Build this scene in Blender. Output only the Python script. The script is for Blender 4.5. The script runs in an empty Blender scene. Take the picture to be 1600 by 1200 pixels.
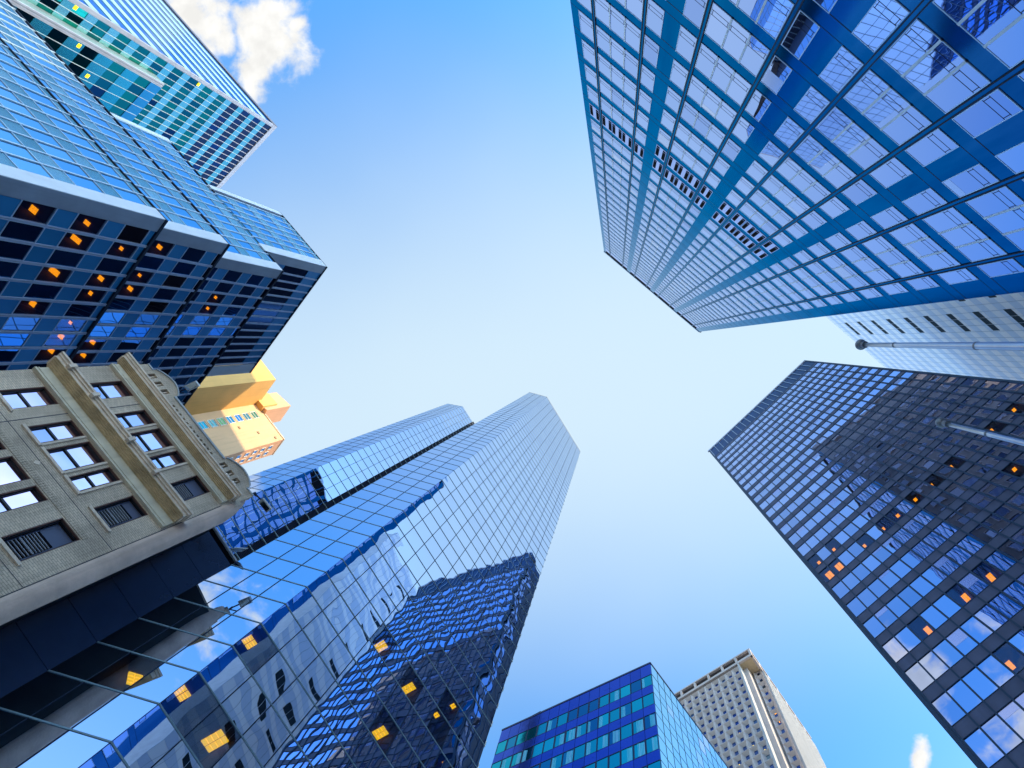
import bpy, math, random
from mathutils import Vector, Matrix, Quaternion

random.seed(7)
R = math.radians
sc = bpy.context.scene
C = sc.collection

# ------------------------------------------------------------------ camera
# the photographer stands at the origin looking almost straight up;
# world X is the picture's right, world Y the picture's down, Z is up
F, PX, PY, ZX, ZY = 975.0, 893.0, 640.0, 962.8, 534.4     # in pixels of the 1600 x 1200 photograph
EYE = 1.6
_u = Vector((ZX - PX, ZY - PY, F)).normalized()
_e1 = (Vector((1, 0, 0)) - _u.x * _u).normalized()
_e2 = _u.cross(_e1)
def w2(v):
    return Vector((_e1.dot(v), _e2.dot(v), _u.dot(v)))
def ray(px, py):
    return w2(Vector((px - PX, py - PY, F)))
def P(px, py, h):
    """plan position of the point seen at pixel (px, py), h metres above the eye"""
    d = ray(px, py)
    return Vector((d.x / d.z * h, d.y / d.z * h))
def proj(p):
    """world point -> photograph pixel"""
    z = p[2] - EYE
    c = _e1 * p[0] + _e2 * p[1] + _u * z
    if c.z < 0.05:
        return None
    return (PX + F * c.x / c.z, PY + F * c.y / c.z)

cam = bpy.data.cameras.new('camera')
co = bpy.data.objects.new('camera', cam)
C.objects.link(co)
cam.sensor_fit = 'HORIZONTAL'
cam.sensor_width = 36.0
cam.lens = 36.0 * F / 1600.0
cam.shift_x = (800 - PX) / 1600.0
cam.shift_y = (PY - 600) / 1600.0
cam.clip_start = 0.05
cam.clip_end = 20000
rx, ry, rz = w2(Vector((1, 0, 0))), w2(Vector((0, -1, 0))), w2(Vector((0, 0, -1)))
M = Matrix(((rx.x, ry.x, rz.x, 0), (rx.y, ry.y, rz.y, 0), (rx.z, ry.z, rz.z, EYE), (0, 0, 0, 1)))
co.matrix_world = M
sc.camera = co

# ------------------------------------------------------------------ sky, sun, exposure
SUN_AZ, SUN_EL = R(-22.0), R(37.0)
sun_dir = Vector((math.cos(SUN_EL) * math.cos(SUN_AZ), math.cos(SUN_EL) * math.sin(SUN_AZ), math.sin(SUN_EL)))
world = bpy.data.worlds.new('World')
sc.world = world
world.use_nodes = True
nt = world.node_tree
nt.nodes.clear()
def nd(nt, typ, **kw):
    n = nt.nodes.new(typ)
    for k, v in kw.items():
        if k.startswith('in_'):
            key = k[3:]
            key = int(key) if key.isdigit() else key
            if hasattr(v, 'is_linked') or isinstance(v, bpy.types.NodeSocket):
                nt.links.new(v, n.inputs[key])
            else:
                n.inputs[key].default_value = v
        else:
            setattr(n, k, v)
    return n
def mth(nt, op, a, b=None, c=None, clamp=False):
    n = nt.nodes.new('ShaderNodeMath')
    n.operation = op
    n.use_clamp = clamp
    for i, v in enumerate((a, b, c)):
        if v is None:
            continue
        if isinstance(v, bpy.types.NodeSocket):
            nt.links.new(v, n.inputs[i])
        else:
            n.inputs[i].default_value = v
    return n.outputs[0]
def mix(nt, fac, a, b, blend='MIX'):
    n = nt.nodes.new('ShaderNodeMix')
    n.data_type = 'RGBA'
    n.blend_type = blend
    n.clamp_factor = True
    for i, v in ((0, fac), (6, a), (7, b)):
        if isinstance(v, bpy.types.NodeSocket):
            nt.links.new(v, n.inputs[i])
        else:
            n.inputs[i].default_value = v
    return n.outputs[2]
SKY_STRENGTH = 0.15
sky = nd(nt, 'ShaderNodeTexSky', sky_type='NISHITA', sun_disc=False, sun_elevation=SUN_EL,
         sun_rotation=math.pi / 2 - SUN_AZ, altitude=30, air_density=1.0, dust_density=1.6, ozone_density=3.0)
tc = nd(nt, 'ShaderNodeTexCoord')
sep = nd(nt, 'ShaderNodeSeparateXYZ', in_0=tc.outputs['Generated'])
zz = mth(nt, 'MAXIMUM', sep.outputs[2], 0.06)
gx = mth(nt, 'DIVIDE', sep.outputs[0], zz)
gy = mth(nt, 'DIVIDE', sep.outputs[1], zz)
pl = nd(nt, 'ShaderNodeCombineXYZ', in_0=gx, in_1=gy).outputs[0]       # position on a high cloud deck
def blob(cx, cy, rx, ry, ang):
    """1 at the centre of an ellipse of the cloud deck, 0 at its rim, negative outside"""
    dx = mth(nt, 'SUBTRACT', gx, cx)
    dy = mth(nt, 'SUBTRACT', gy, cy)
    a, b = math.cos(ang), math.sin(ang)
    ex = mth(nt, 'DIVIDE', mth(nt, 'ADD', mth(nt, 'MULTIPLY', dx, a), mth(nt, 'MULTIPLY', dy, b)), rx)
    ey = mth(nt, 'DIVIDE', mth(nt, 'SUBTRACT', mth(nt, 'MULTIPLY', dy, a), mth(nt, 'MULTIPLY', dx, b)), ry)
    r2 = mth(nt, 'ADD', mth(nt, 'MULTIPLY', ex, ex), mth(nt, 'MULTIPLY', ey, ey))
    return mth(nt, 'SUBTRACT', 1.0, mth(nt, 'SQRT', r2))
def pix(px, py):
    d = ray(px, py)
    return d.x / d.z, d.y / d.z
# thin high veil, thickest overhead and towards the sun's side
vx, vy = pix(900, 612)
v1 = blob(vx, vy, 2.6, 0.72, R(-8))
veil_n = nd(nt, 'ShaderNodeTexNoise', in_Vector=pl, in_Scale=1.7, in_Detail=3.0, in_Roughness=0.5)
veil = mth(nt, 'ADD', v1, mth(nt, 'MULTIPLY', mth(nt, 'SUBTRACT', veil_n.outputs[0], 0.5), 0.22))
vr = nd(nt, 'ShaderNodeMapRange', interpolation_type='SMOOTHSTEP', in_0=veil, in_1=-0.02, in_2=0.95, in_3=0.0, in_4=1.0)
rad = mth(nt, 'SQRT', mth(nt, 'ADD', mth(nt, 'MULTIPLY', gx, gx), mth(nt, 'MULTIPLY', gy, gy)))
low = nd(nt, 'ShaderNodeMapRange', interpolation_type='SMOOTHSTEP', in_0=rad, in_1=0.62, in_2=1.45, in_3=0.0, in_4=1.0)
skyc = mix(nt, 1.0, sky.outputs[0], mix(nt, low.outputs[0], (0.40, 0.97, 1.26, 1), (1.20, 1.42, 1.46, 1)), 'MULTIPLY')      # paler towards the horizon
base = mix(nt, mth(nt, 'MULTIPLY', vr.outputs[0], 0.92), skyc, (1.95, 2.42, 2.70, 1))
# cumulus
dens = None
for (bx, by, rx_, ry_, an) in ((418, 48, 62, 58, 60), (392, 108, 30, 34, 0), (440, 60, 44, 34, 50), (300, 22, 74, 48, 45), (352, 66, 22, 22, 0), (462, 38, 22, 14, -40),
                               (1436, 1190, 13, 30, 10),
                               (300, -260, 240, 110, 10), (60, -330, 260, 130, 10), (-220, 60, 150, 130, 30)):
    cx, cy = pix(bx, by)
    s = 1.0 / F * (1 + cx * cx + cy * cy) ** 0.5
    b = blob(cx, cy, rx_ * s, ry_ * s, R(an))
    b = mth(nt, 'MAXIMUM', b, -0.9)
    dens = b if dens is None else mth(nt, 'MAXIMUM', dens, b)
cn = nd(nt, 'ShaderNodeTexNoise', in_Vector=pl, in_Scale=15.0, in_Detail=9.0, in_Roughness=0.58, in_Distortion=0.15)
dn = mth(nt, 'ADD', dens, mth(nt, 'MULTIPLY', mth(nt, 'SUBTRACT', cn.outputs[0], 0.5), 2.6))
cr = nd(nt, 'ShaderNodeMapRange', interpolation_type='SMOOTHSTEP', in_0=dn, in_1=-0.1, in_2=0.62, in_3=0.0, in_4=1.0)
cn2 = nd(nt, 'ShaderNodeTexNoise', in_Vector=pl, in_Scale=26.0, in_Detail=6.0, in_Roughness=0.55)
shade = nd(nt, 'ShaderNodeMapRange', in_0=cn2.outputs[0], in_1=0.35, in_2=0.65, in_3=0.92, in_4=1.10)
ccol = mix(nt, 1.0, (2.62, 2.60, 2.52, 1), shade.outputs[0], 'MULTIPLY')
skyfin = mix(nt, cr.outputs[0], base, ccol)
bg = nd(nt, 'ShaderNodeBackground', in_0=skyfin, in_1=SKY_STRENGTH)
out = nd(nt, 'ShaderNodeOutputWorld')
nt.links.new(bg.outputs[0], out.inputs[0])

sl = bpy.data.lights.new('sun', 'SUN')
sl.energy = 2.4
sl.angle = R(0.5)
sl.color = (1.0, 0.69, 0.36)
so = bpy.data.objects.new('sun', sl)
C.objects.link(so)
so.location = (0, 0, 300)
so.rotation_euler = (-sun_dir).to_track_quat('-Z', 'Y').to_euler()

sc.view_settings.view_transform = 'Standard'
sc.view_settings.look = 'None'
sc.view_settings.exposure = 1.3
sc.view_settings.gamma = 1.0
sc.view_settings.use_curve_mapping = False
sc.cycles.max_bounces = 8
sc.cycles.glossy_bounces = 5
sc.cycles.diffuse_bounces = 3
sc.cycles.caustics_reflective = True
sc.cycles.sample_clamp_indirect = 4.0
sc.cycles.blur_glossy = 0.5
sc.cycles.caustics_refractive = False

# ------------------------------------------------------------------ materials
def lin(r, g, b):
    f = lambda c: ((c / 255.0 + 0.055) / 1.055) ** 2.4 if c > 10 else c / 255.0 / 12.92
    return (f(r), f(g), f(b), 1)
def new_mat(name):
    m = bpy.data.materials.new(name)
    m.use_nodes = True
    t = m.node_tree
    b = t.nodes['Principled BSDF']
    return m, t, b
def rnd_socket(t):
    """a random number per pane: per mesh island and per object"""
    g = nd(t, 'ShaderNodeNewGeometry')
    o = nd(t, 'ShaderNodeObjectInfo')
    return mth(t, 'FRACT', mth(t, 'ADD', g.outputs['Random Per Island'], o.outputs['Random']))
def ramp(t, fac, stops, interp='LINEAR'):
    n = t.nodes.new('ShaderNodeValToRGB')
    n.color_ramp.interpolation = interp
    e = n.color_ramp.elements
    while len(e) < len(stops):
        e.new(0.5)
    for i, (p, c) in enumerate(stops):
        e[i].position = p
        e[i].color = c
    t.links.new(fac, n.inputs[0])
    return n.outputs[0]
def wavy(t, b, scale, dist, detail=1.0, strength=1.0, prev=None):
    c = nd(t, 'ShaderNodeTexCoord')
    n = nd(t, 'ShaderNodeTexNoise', in_Vector=c.outputs['Object'], in_Scale=scale, in_Detail=detail, in_Roughness=0.45)
    bp = nd(t, 'ShaderNodeBump', in_Strength=strength, in_Distance=dist, in_Height=n.outputs[0])
    if prev is not None:
        t.links.new(prev, bp.inputs['Normal'])
    t.links.new(bp.outputs[0], b.inputs['Normal'])
    return bp.outputs[0]
def glass(name, stops, rough=0.02, wave=(0.45, 0.012), metal=1.0, interp='LINEAR', spec=0.5, edge=(0.80, 0.86, 0.96), tilt=0.0):
    """coated, mirror-like glazing; colour varies from pane to pane"""
    m, t, b = new_mat(name)
    t.links.new(ramp(t, rnd_socket(t), stops, interp), b.inputs['Base Color'])
    b.inputs['Metallic'].default_value = metal
    b.inputs['Roughness'].default_value = rough
    b.inputs['Specular IOR Level'].default_value = spec
    b.inputs['Specular Tint'].default_value = tuple(edge) + (1,)
    prev = None
    if tilt:        # every pane sits a hair out of true
        wn = nd(t, 'ShaderNodeTexWhiteNoise', noise_dimensions='1D', in_W=mth(t, 'MULTIPLY', rnd_socket(t), 977.0))
        off = nd(t, 'ShaderNodeVectorMath', operation='SUBTRACT', in_0=wn.outputs['Color'], in_1=(0.5, 0.5, 0.5))
        sc_ = nd(t, 'ShaderNodeVectorMath', operation='SCALE', in_0=off.outputs[0], in_Scale=tilt)
        gn = nd(t, 'ShaderNodeNewGeometry')
        ad = nd(t, 'ShaderNodeVectorMath', operation='ADD', in_0=gn.outputs['Normal'], in_1=sc_.outputs[0])
        prev = nd(t, 'ShaderNodeVectorMath', operation='NORMALIZE', in_0=ad.outputs[0]).outputs[0]
    if wave:
        wavy(t, b, wave[0], wave[1], prev=prev)
    return m
def paint(name, col, rough=0.5, metal=0.0, var=0.12, scale=0.8, bump=0.0, streak=0.0, spec=0.5):
    """weathered flat material: mottling, vertical rain streaks, fine bump"""
    m, t, b = new_mat(name)
    c = nd(t, 'ShaderNodeTexCoord')
    n = nd(t, 'ShaderNodeTexNoise', in_Vector=c.outputs['Object'], in_Scale=scale, in_Detail=6.0, in_Roughness=0.6)
    lo = tuple(x * (1 - var) for x in col[:3]) + (1,)
    hi = tuple(min(1, x * (1 + var)) for x in col[:3]) + (1,)
    colr = ramp(t, n.outputs[0], [(0.3, lo), (0.7, hi)])
    if streak:
        mp = nd(t, 'ShaderNodeMapping', in_Vector=c.outputs['Object'], in_Scale=(3.0, 3.0, 0.12))
        n2 = nd(t, 'ShaderNodeTexNoise', in_Vector=mp.outputs[0], in_Scale=1.0, in_Detail=5.0)
        f = nd(t, 'ShaderNodeMapRange', in_0=n2.outputs[0], in_1=0.5, in_2=0.75, in_3=0.0, in_4=streak)
        colr = mix(t, f.outputs[0], colr, tuple(x * 0.45 for x in col[:3]) + (1,))
    t.links.new(colr, b.inputs['Base Color'])
    b.inputs['Roughness'].default_value = rough
    b.inputs['Metallic'].default_value = metal
    b.inputs['Specular IOR Level'].default_value = spec
    if bump:
        wavy(t, b, scale * 12, bump, 6.0)
    return m
def lamp(name, col, strength):
    m, t, b = new_mat(name)
    b.inputs['Base Color'].default_value = col
    b.inputs['Emission Color'].default_value = col
    b.inputs['Emission Strength'].default_value = strength
    return m

# ------------------------------------------------------------------ mesh helpers
class MB:
    def __init__(s):
        s.v, s.f, s.mi = [], [], []
    def poly(s, pts, mi=0):
        i = len(s.v)
        s.v += [tuple(p) for p in pts]
        s.f.append(tuple(range(i, i + len(pts))))
        s.mi.append(mi)
    def hexa(s, p, mi=0):
        """p: four bottom then four top points, same turn"""
        i = len(s.v)
        s.v += [tuple(q) for q in p]
        for f in ((0, 3, 2, 1), (4, 5, 6, 7), (0, 1, 5, 4), (1, 2, 6, 5), (2, 3, 7, 6), (3, 0, 4, 7)):
            s.f.append(tuple(i + k for k in f))
            s.mi.append(mi)
        return s
    def prism(s, plan, z0, z1, mi=0):
        n = len(plan)
        i = len(s.v)
        s.v += [(p[0], p[1], z0) for p in plan] + [(p[0], p[1], z1) for p in plan]
        s.f.append(tuple(i + k for k in range(n))[::-1])
        s.f.append(tuple(i + n + k for k in range(n)))
        s.mi += [mi, mi]
        for k in range(n):
            a, b = i + k, i + (k + 1) % n
            s.f.append((a, b, b + n, a + n))
            s.mi.append(mi)
        return s
    def add(s, o):
        i = len(s.v)
        s.v += o.v
        s.f += [tuple(k + i for k in f) for f in o.f]
        s.mi += o.mi
        return s
    def area(s):
        """size of the bounding box in the photograph, cut to its frame"""
        q = [proj(p) for p in s.v]
        q = [x for x in q if x]
        if len(q) < len(s.v):
            return 0
        x0, x1 = min(a for a, _ in q), max(a for a, _ in q)
        y0, y1 = min(b for _, b in q), max(b for _, b in q)
        w = min(x1, 1600) - max(x0, 0)
        h = min(y1, 1200) - max(y0, 0)
        return w * h if w > 0 and h > 0 else 0
    def build(s, name, mats, parent=None, smooth=False):
        me = bpy.data.meshes.new(name)
        org = parent_origin(parent)
        me.from_pydata([(a - org[0], b - org[1], c - org[2]) for a, b, c in s.v], [], s.f)
        if not isinstance(mats, (list, tuple)):
            mats = [mats]
        for m in mats:
            me.materials.append(m)
        if len(mats) > 1:
            me.polygons.foreach_set('material_index', s.mi)
        if smooth:
            me.polygons.foreach_set('use_smooth', [True] * len(s.f))
        me.update()
        fix_normals(me)
        o = bpy.data.objects.new(name, me)
        C.objects.link(o)
        if parent:
            o.parent = parent
        return o
import bmesh
def fix_normals(me):
    bm = bmesh.new()
    bm.from_mesh(me)
    bmesh.ops.recalc_face_normals(bm, faces=bm.faces[:])
    bm.to_mesh(me)
    bm.free()
ORG = {}
def parent_origin(p):
    return ORG.get(p.name, (0, 0, 0)) if p else (0, 0, 0)
def thing(name, label, cat, loc, group=None):
    o = bpy.data.objects.new(name, None)
    C.objects.link(o)
    o.location = loc
    o['label'] = label
    o['category'] = cat
    if group:
        o['group'] = group
    ORG[o.name] = tuple(loc)
    return o
def part(mb, name, mats, parent, smooth=False, label=None):
    o = mb.build(name, mats, parent, smooth)
    ORG[o.name] = parent_origin(parent)
    if label:
        o['label'] = label
    return o
def emit(parent, name, items, mats, subs=None, cap=100, minarea=7.0):
    """one object for each of the (at most 100) items that show largest, the rest as one"""
    order = sorted(range(len(items)), key=lambda i: -items[i].area())
    top = [i for i in order if items[i].area() > minarea][:cap]
    ts = set(top)
    for i in top:
        o = part(items[i], name, mats, parent)
        if subs:
            part(subs[1][i], subs[0], subs[2], o)
    rest = [i for i in range(len(items)) if i not in ts]
    if rest:
        m = MB()
        for i in rest:
            m.add(items[i])
        o = part(m, name, mats, parent)
        o['kind'] = 'stuff'
        if subs:
            m = MB()
            for i in rest:
                m.add(subs[1][i])
            q = part(m, subs[0], subs[2], o)
            q['kind'] = 'stuff'

class Face:
    """a vertical wall plane: u runs along it, z is height above the EYE, o stands out of it"""
    def __init__(s, a, b):
        s.S = Vector(a)
        v = Vector(b) - s.S
        s.L = v.length
        s.d = v.normalized()
        n = Vector((s.d.y, -s.d.x))
        if n.dot(-s.S) < 0:
            n = -n
        s.n = n
    k = 1.0      # metres per drawing unit
    def xy(s, u, o=0.0):
        return (s.S + s.d * u + s.n * o) * s.k
    def pt(s, u, z, o=0.0):
        p = s.xy(u, o)
        return (p.x, p.y, z * s.k + EYE)
    def uz(s, px, py, o=0.0):
        r = ray(px, py)
        r2 = Vector((r.x, r.y))
        t = (s.S.dot(s.n) + o) / r2.dot(s.n)
        return (r2 * t - s.S).dot(s.d), r.z * t
    def box(s, u0, u1, z0, z1, o0, o1, mb=None, mi=0):
        mb = mb or MB()
        mb.hexa([s.pt(u0, z0, o0), s.pt(u1, z0, o0), s.pt(u1, z0, o1), s.pt(u0, z0, o1),
                 s.pt(u0, z1, o0), s.pt(u1, z1, o0), s.pt(u1, z1, o1), s.pt(u0, z1, o1)], mi)
        return mb
    def frame(s, u0, u1, z0, z1, w, o0, o1, mb=None, mi=0):
        mb = mb or MB()
        s.box(u0, u1, z0, z0 + w, o0, o1, mb, mi)
        s.box(u0, u1, z1 - w, z1, o0, o1, mb, mi)
        s.box(u0, u0 + w, z0 + w, z1 - w, o0, o1, mb, mi)
        s.box(u1 - w, u1, z0 + w, z1 - w, o0, o1, mb, mi)
        return mb
def tube(p0, p1, r0, r1, n=12, mb=None, mi=0):
    mb = mb or MB()
    p0, p1 = Vector(p0), Vector(p1)
    d = (p1 - p0).normalized()
    a = d.orthogonal().normalized()
    b = d.cross(a)
    i = len(mb.v)
    for p, r in ((p0, r0), (p1, r1)):
        for k in range(n):
            t = 2 * math.pi * k / n
            mb.v.append(tuple(p + a * (r * math.cos(t)) + b * (r * math.sin(t))))
    for k in range(n):
        j = (k + 1) % n
        mb.f.append((i + k, i + j, i + n + j, i + n + k))
        mb.mi.append(mi)
    mb.f.append(tuple(i + k for k in range(n))[::-1])
    mb.f.append(tuple(i + n + k for k in range(n)))
    mb.mi += [mi, mi]
    return mb
def ball(c, r, mb=None, nu=20, nv=12):
    mb = mb or MB()
    i = len(mb.v)
    for a in range(nv + 1):
        th = math.pi * a / nv
        for k in range(nu):
            ph = 2 * math.pi * k / nu
            mb.v.append((c[0] + r * math.sin(th) * math.cos(ph), c[1] + r * math.sin(th) * math.sin(ph), c[2] + r * math.cos(th)))
    for a in range(nv):
        for k in range(nu):
            j = (k + 1) % nu
            mb.f.append((i + a * nu + k, i + a * nu + j, i + (a + 1) * nu + j, i + (a + 1) * nu + k))
            mb.mi.append(0)
    return mb
def quad_plan(fa, depth, u0=0.0, u1=None, inset=0.0):
    """footprint behind a face"""
    u1 = fa.L if u1 is None else u1
    return [fa.xy(u0, -inset), fa.xy(u1, -inset), fa.xy(u1, -depth), fa.xy(u0, -depth)]
def side(fa, u, depth, toward):
    """the wall at the end u of a face, running back; toward: a plan point outside it"""
    f = Face(fa.xy(u), fa.xy(u, -depth))
    if f.n.dot(Vector(toward) - f.S) < 0:
        f.n = -f.n
    return f
GZ = -EYE    # ground level in heights above the eye

# ------------------------------------------------------------------ ground
asphalt = paint('asphalt', (0.05, 0.05, 0.052, 1), 0.9, var=0.3, scale=0.6, bump=0.01)
paving = paint('paving', (0.40, 0.38, 0.35, 1), 0.85, var=0.15, scale=0.9)
def struct(mb, name, mat):
    o = mb.build(name, mat)
    o['kind'] = 'structure'
    return o
g = MB()
g.poly([(-3000, -3000, -0.12), (3000, -3000, -0.12), (3000, 3000, -0.12), (-3000, 3000, -0.12)])
struct(g, 'ground', paving)
g = MB()
g.hexa([(-9, -7, -0.1), (9, -7, -0.1), (9, 9, -0.1), (-9, 9, -0.1), (-9, -7, 0), (9, -7, 0), (9, 9, 0), (-9, 9, 0)])
struct(g, 'pavement', paving)

# ------------------------------------------------------------------ shared finishes
alu = paint('pale_aluminium', (0.50, 0.62, 0.78, 1), 0.35, 0.6, 0.06, 0.5)
darkmetal = paint('dark_metal', (0.010, 0.020, 0.05, 1), 0.5, 0.0, 0.2, 0.7, spec=0.15)
black = paint('black_void', (0.004, 0.005, 0.008, 1), 0.8, 0.0, 0.1, 0.7, spec=0.03)
rooftop = paint('roof_felt', (0.16, 0.16, 0.17, 1), 0.9, 0.0, 0.2, 0.4)
amber = lamp('amber_light', lin(255, 160, 8), 0.75)
amber_strong = lamp('strong_amber_light', lin(255, 150, 0), 0.9)
yellow_strong = lamp('strong_yellow_light', lin(250, 190, 0), 0.85)
yellow = lamp('yellow_light', lin(250, 205, 20), 0.9)

def roof_slab(plan, z, parent, mat=rooftop, t=0.35, name='roof'):
    return part(MB().prism(plan, z + EYE, z + EYE + t), name, mat, parent)
def grow(plan, o):
    c = sum((Vector(p) for p in plan), Vector((0, 0))) / len(plan)
    return [Vector(p) + (Vector(p) - c).normalized() * o for p in plan]
def seen_through(name, tint, refl, amount, wave=None):
    """glass one can look into: part mirror, part clear"""
    m = bpy.data.materials.new(name)
    m.use_nodes = True
    t = m.node_tree
    t.nodes.clear()
    g = nd(t, 'ShaderNodeBsdfGlossy', in_0=refl, in_1=0.01)
    c = nd(t, 'ShaderNodeBsdfTransparent', in_0=tint)
    if wave:
        wavy(t, g, wave[0], wave[1])
    x = nd(t, 'ShaderNodeMixShader', in_0=amount, in_1=c.outputs[0], in_2=g.outputs[0])
    o = nd(t, 'ShaderNodeOutputMaterial')
    t.links.new(x.outputs[0], o.inputs[0])
    return m
clear_pane = seen_through('clear_pane', (0.85, 0.86, 0.88, 1), (0.14, 0.28, 0.60, 1), 0.2)
clear_mirror = seen_through('clear_mirror_pane', (0.8, 0.85, 0.9, 1), (0.40, 0.56, 0.80, 1), 0.26, (0.42, 0.016))
clear_dark = seen_through('clear_dark_pane', (0.8, 0.85, 0.9, 1), (0.30, 0.40, 0.62, 1), 0.16, (0.4, 0.010))
room_wall = paint('room_wall', (0.07, 0.045, 0.035, 1), 0.9)
def lit_room(face, rect, px, py, w, d, T, mat, cells=(2, 3), deep=2.6, oc=-0.06, pane=None):
    """a room behind one window with its ceiling lamp where the photograph shows it"""
    u0, u1, z0, z1 = rect
    zc = z1 - 0.02
    r = ray(px, py)
    q = Vector((r.x / r.z * zc, r.y / r.z * zc)) - face.S
    uc, od = q.dot(face.d), q.dot(face.n)
    uc = min(max(uc, u0 + w / 2 + 0.05), u1 - w / 2 - 0.05)
    od = min(od, oc - d / 2 - 0.06)
    od = max(od, -deep + d / 2)
    o = part(face.box(u0, u1, z0, z1, oc - 0.02, oc), 'lit_window', pane or clear_pane, T)
    m = MB()
    e = 0.05
    face.box(u0 - e, u1 + e, z0 - e, z0, -deep, oc - 0.03, m)
    face.box(u0 - e, u1 + e, z1, z1 + e, -deep, oc - 0.03, m)
    face.box(u0 - e, u0, z0, z1, -deep, oc - 0.03, m)
    face.box(u1, u1 + e, z0, z1, -deep, oc - 0.03, m)
    face.box(u0 - e, u1 + e, z0 - e, z1 + e, -deep - 0.06, -deep, m)
    part(m, 'room', room_wall, o)
    m = MB()
    a, b = w / cells[0], d / cells[1]
    for i in range(cells[0]):
        for k in range(cells[1]):
            face.box(uc - w / 2 + i * a + 0.015, uc - w / 2 + (i + 1) * a - 0.015, z1 - 0.06, z1 - 0.01,
                     od - d / 2 + k * b + 0.015, od - d / 2 + (k + 1) * b - 0.015, m)
    part(m, 'ceiling_light', mat, o)
def cell_of(cells, face, px, py):
    u, z = face.uz(px, py)
    for q in cells:
        if q[0] <= u <= q[1] and q[2] <= z <= q[3]:
            return q
    best = min(cells, key=lambda q: abs((q[0] + q[1]) / 2 - u) + abs((q[2] + q[3]) / 2 - z))
    return best
def fixture(face, px, py, w, h, o, parent, mat, cells=(2, 3), name='ceiling_light'):
    """a small lit lamp close behind far-off glass"""
    u, z = face.uz(px, py)
    part(face.box(u - w / 2, u + w / 2, z - h / 2, z + h / 2, o, o + 0.03), name, mat, parent)

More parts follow.
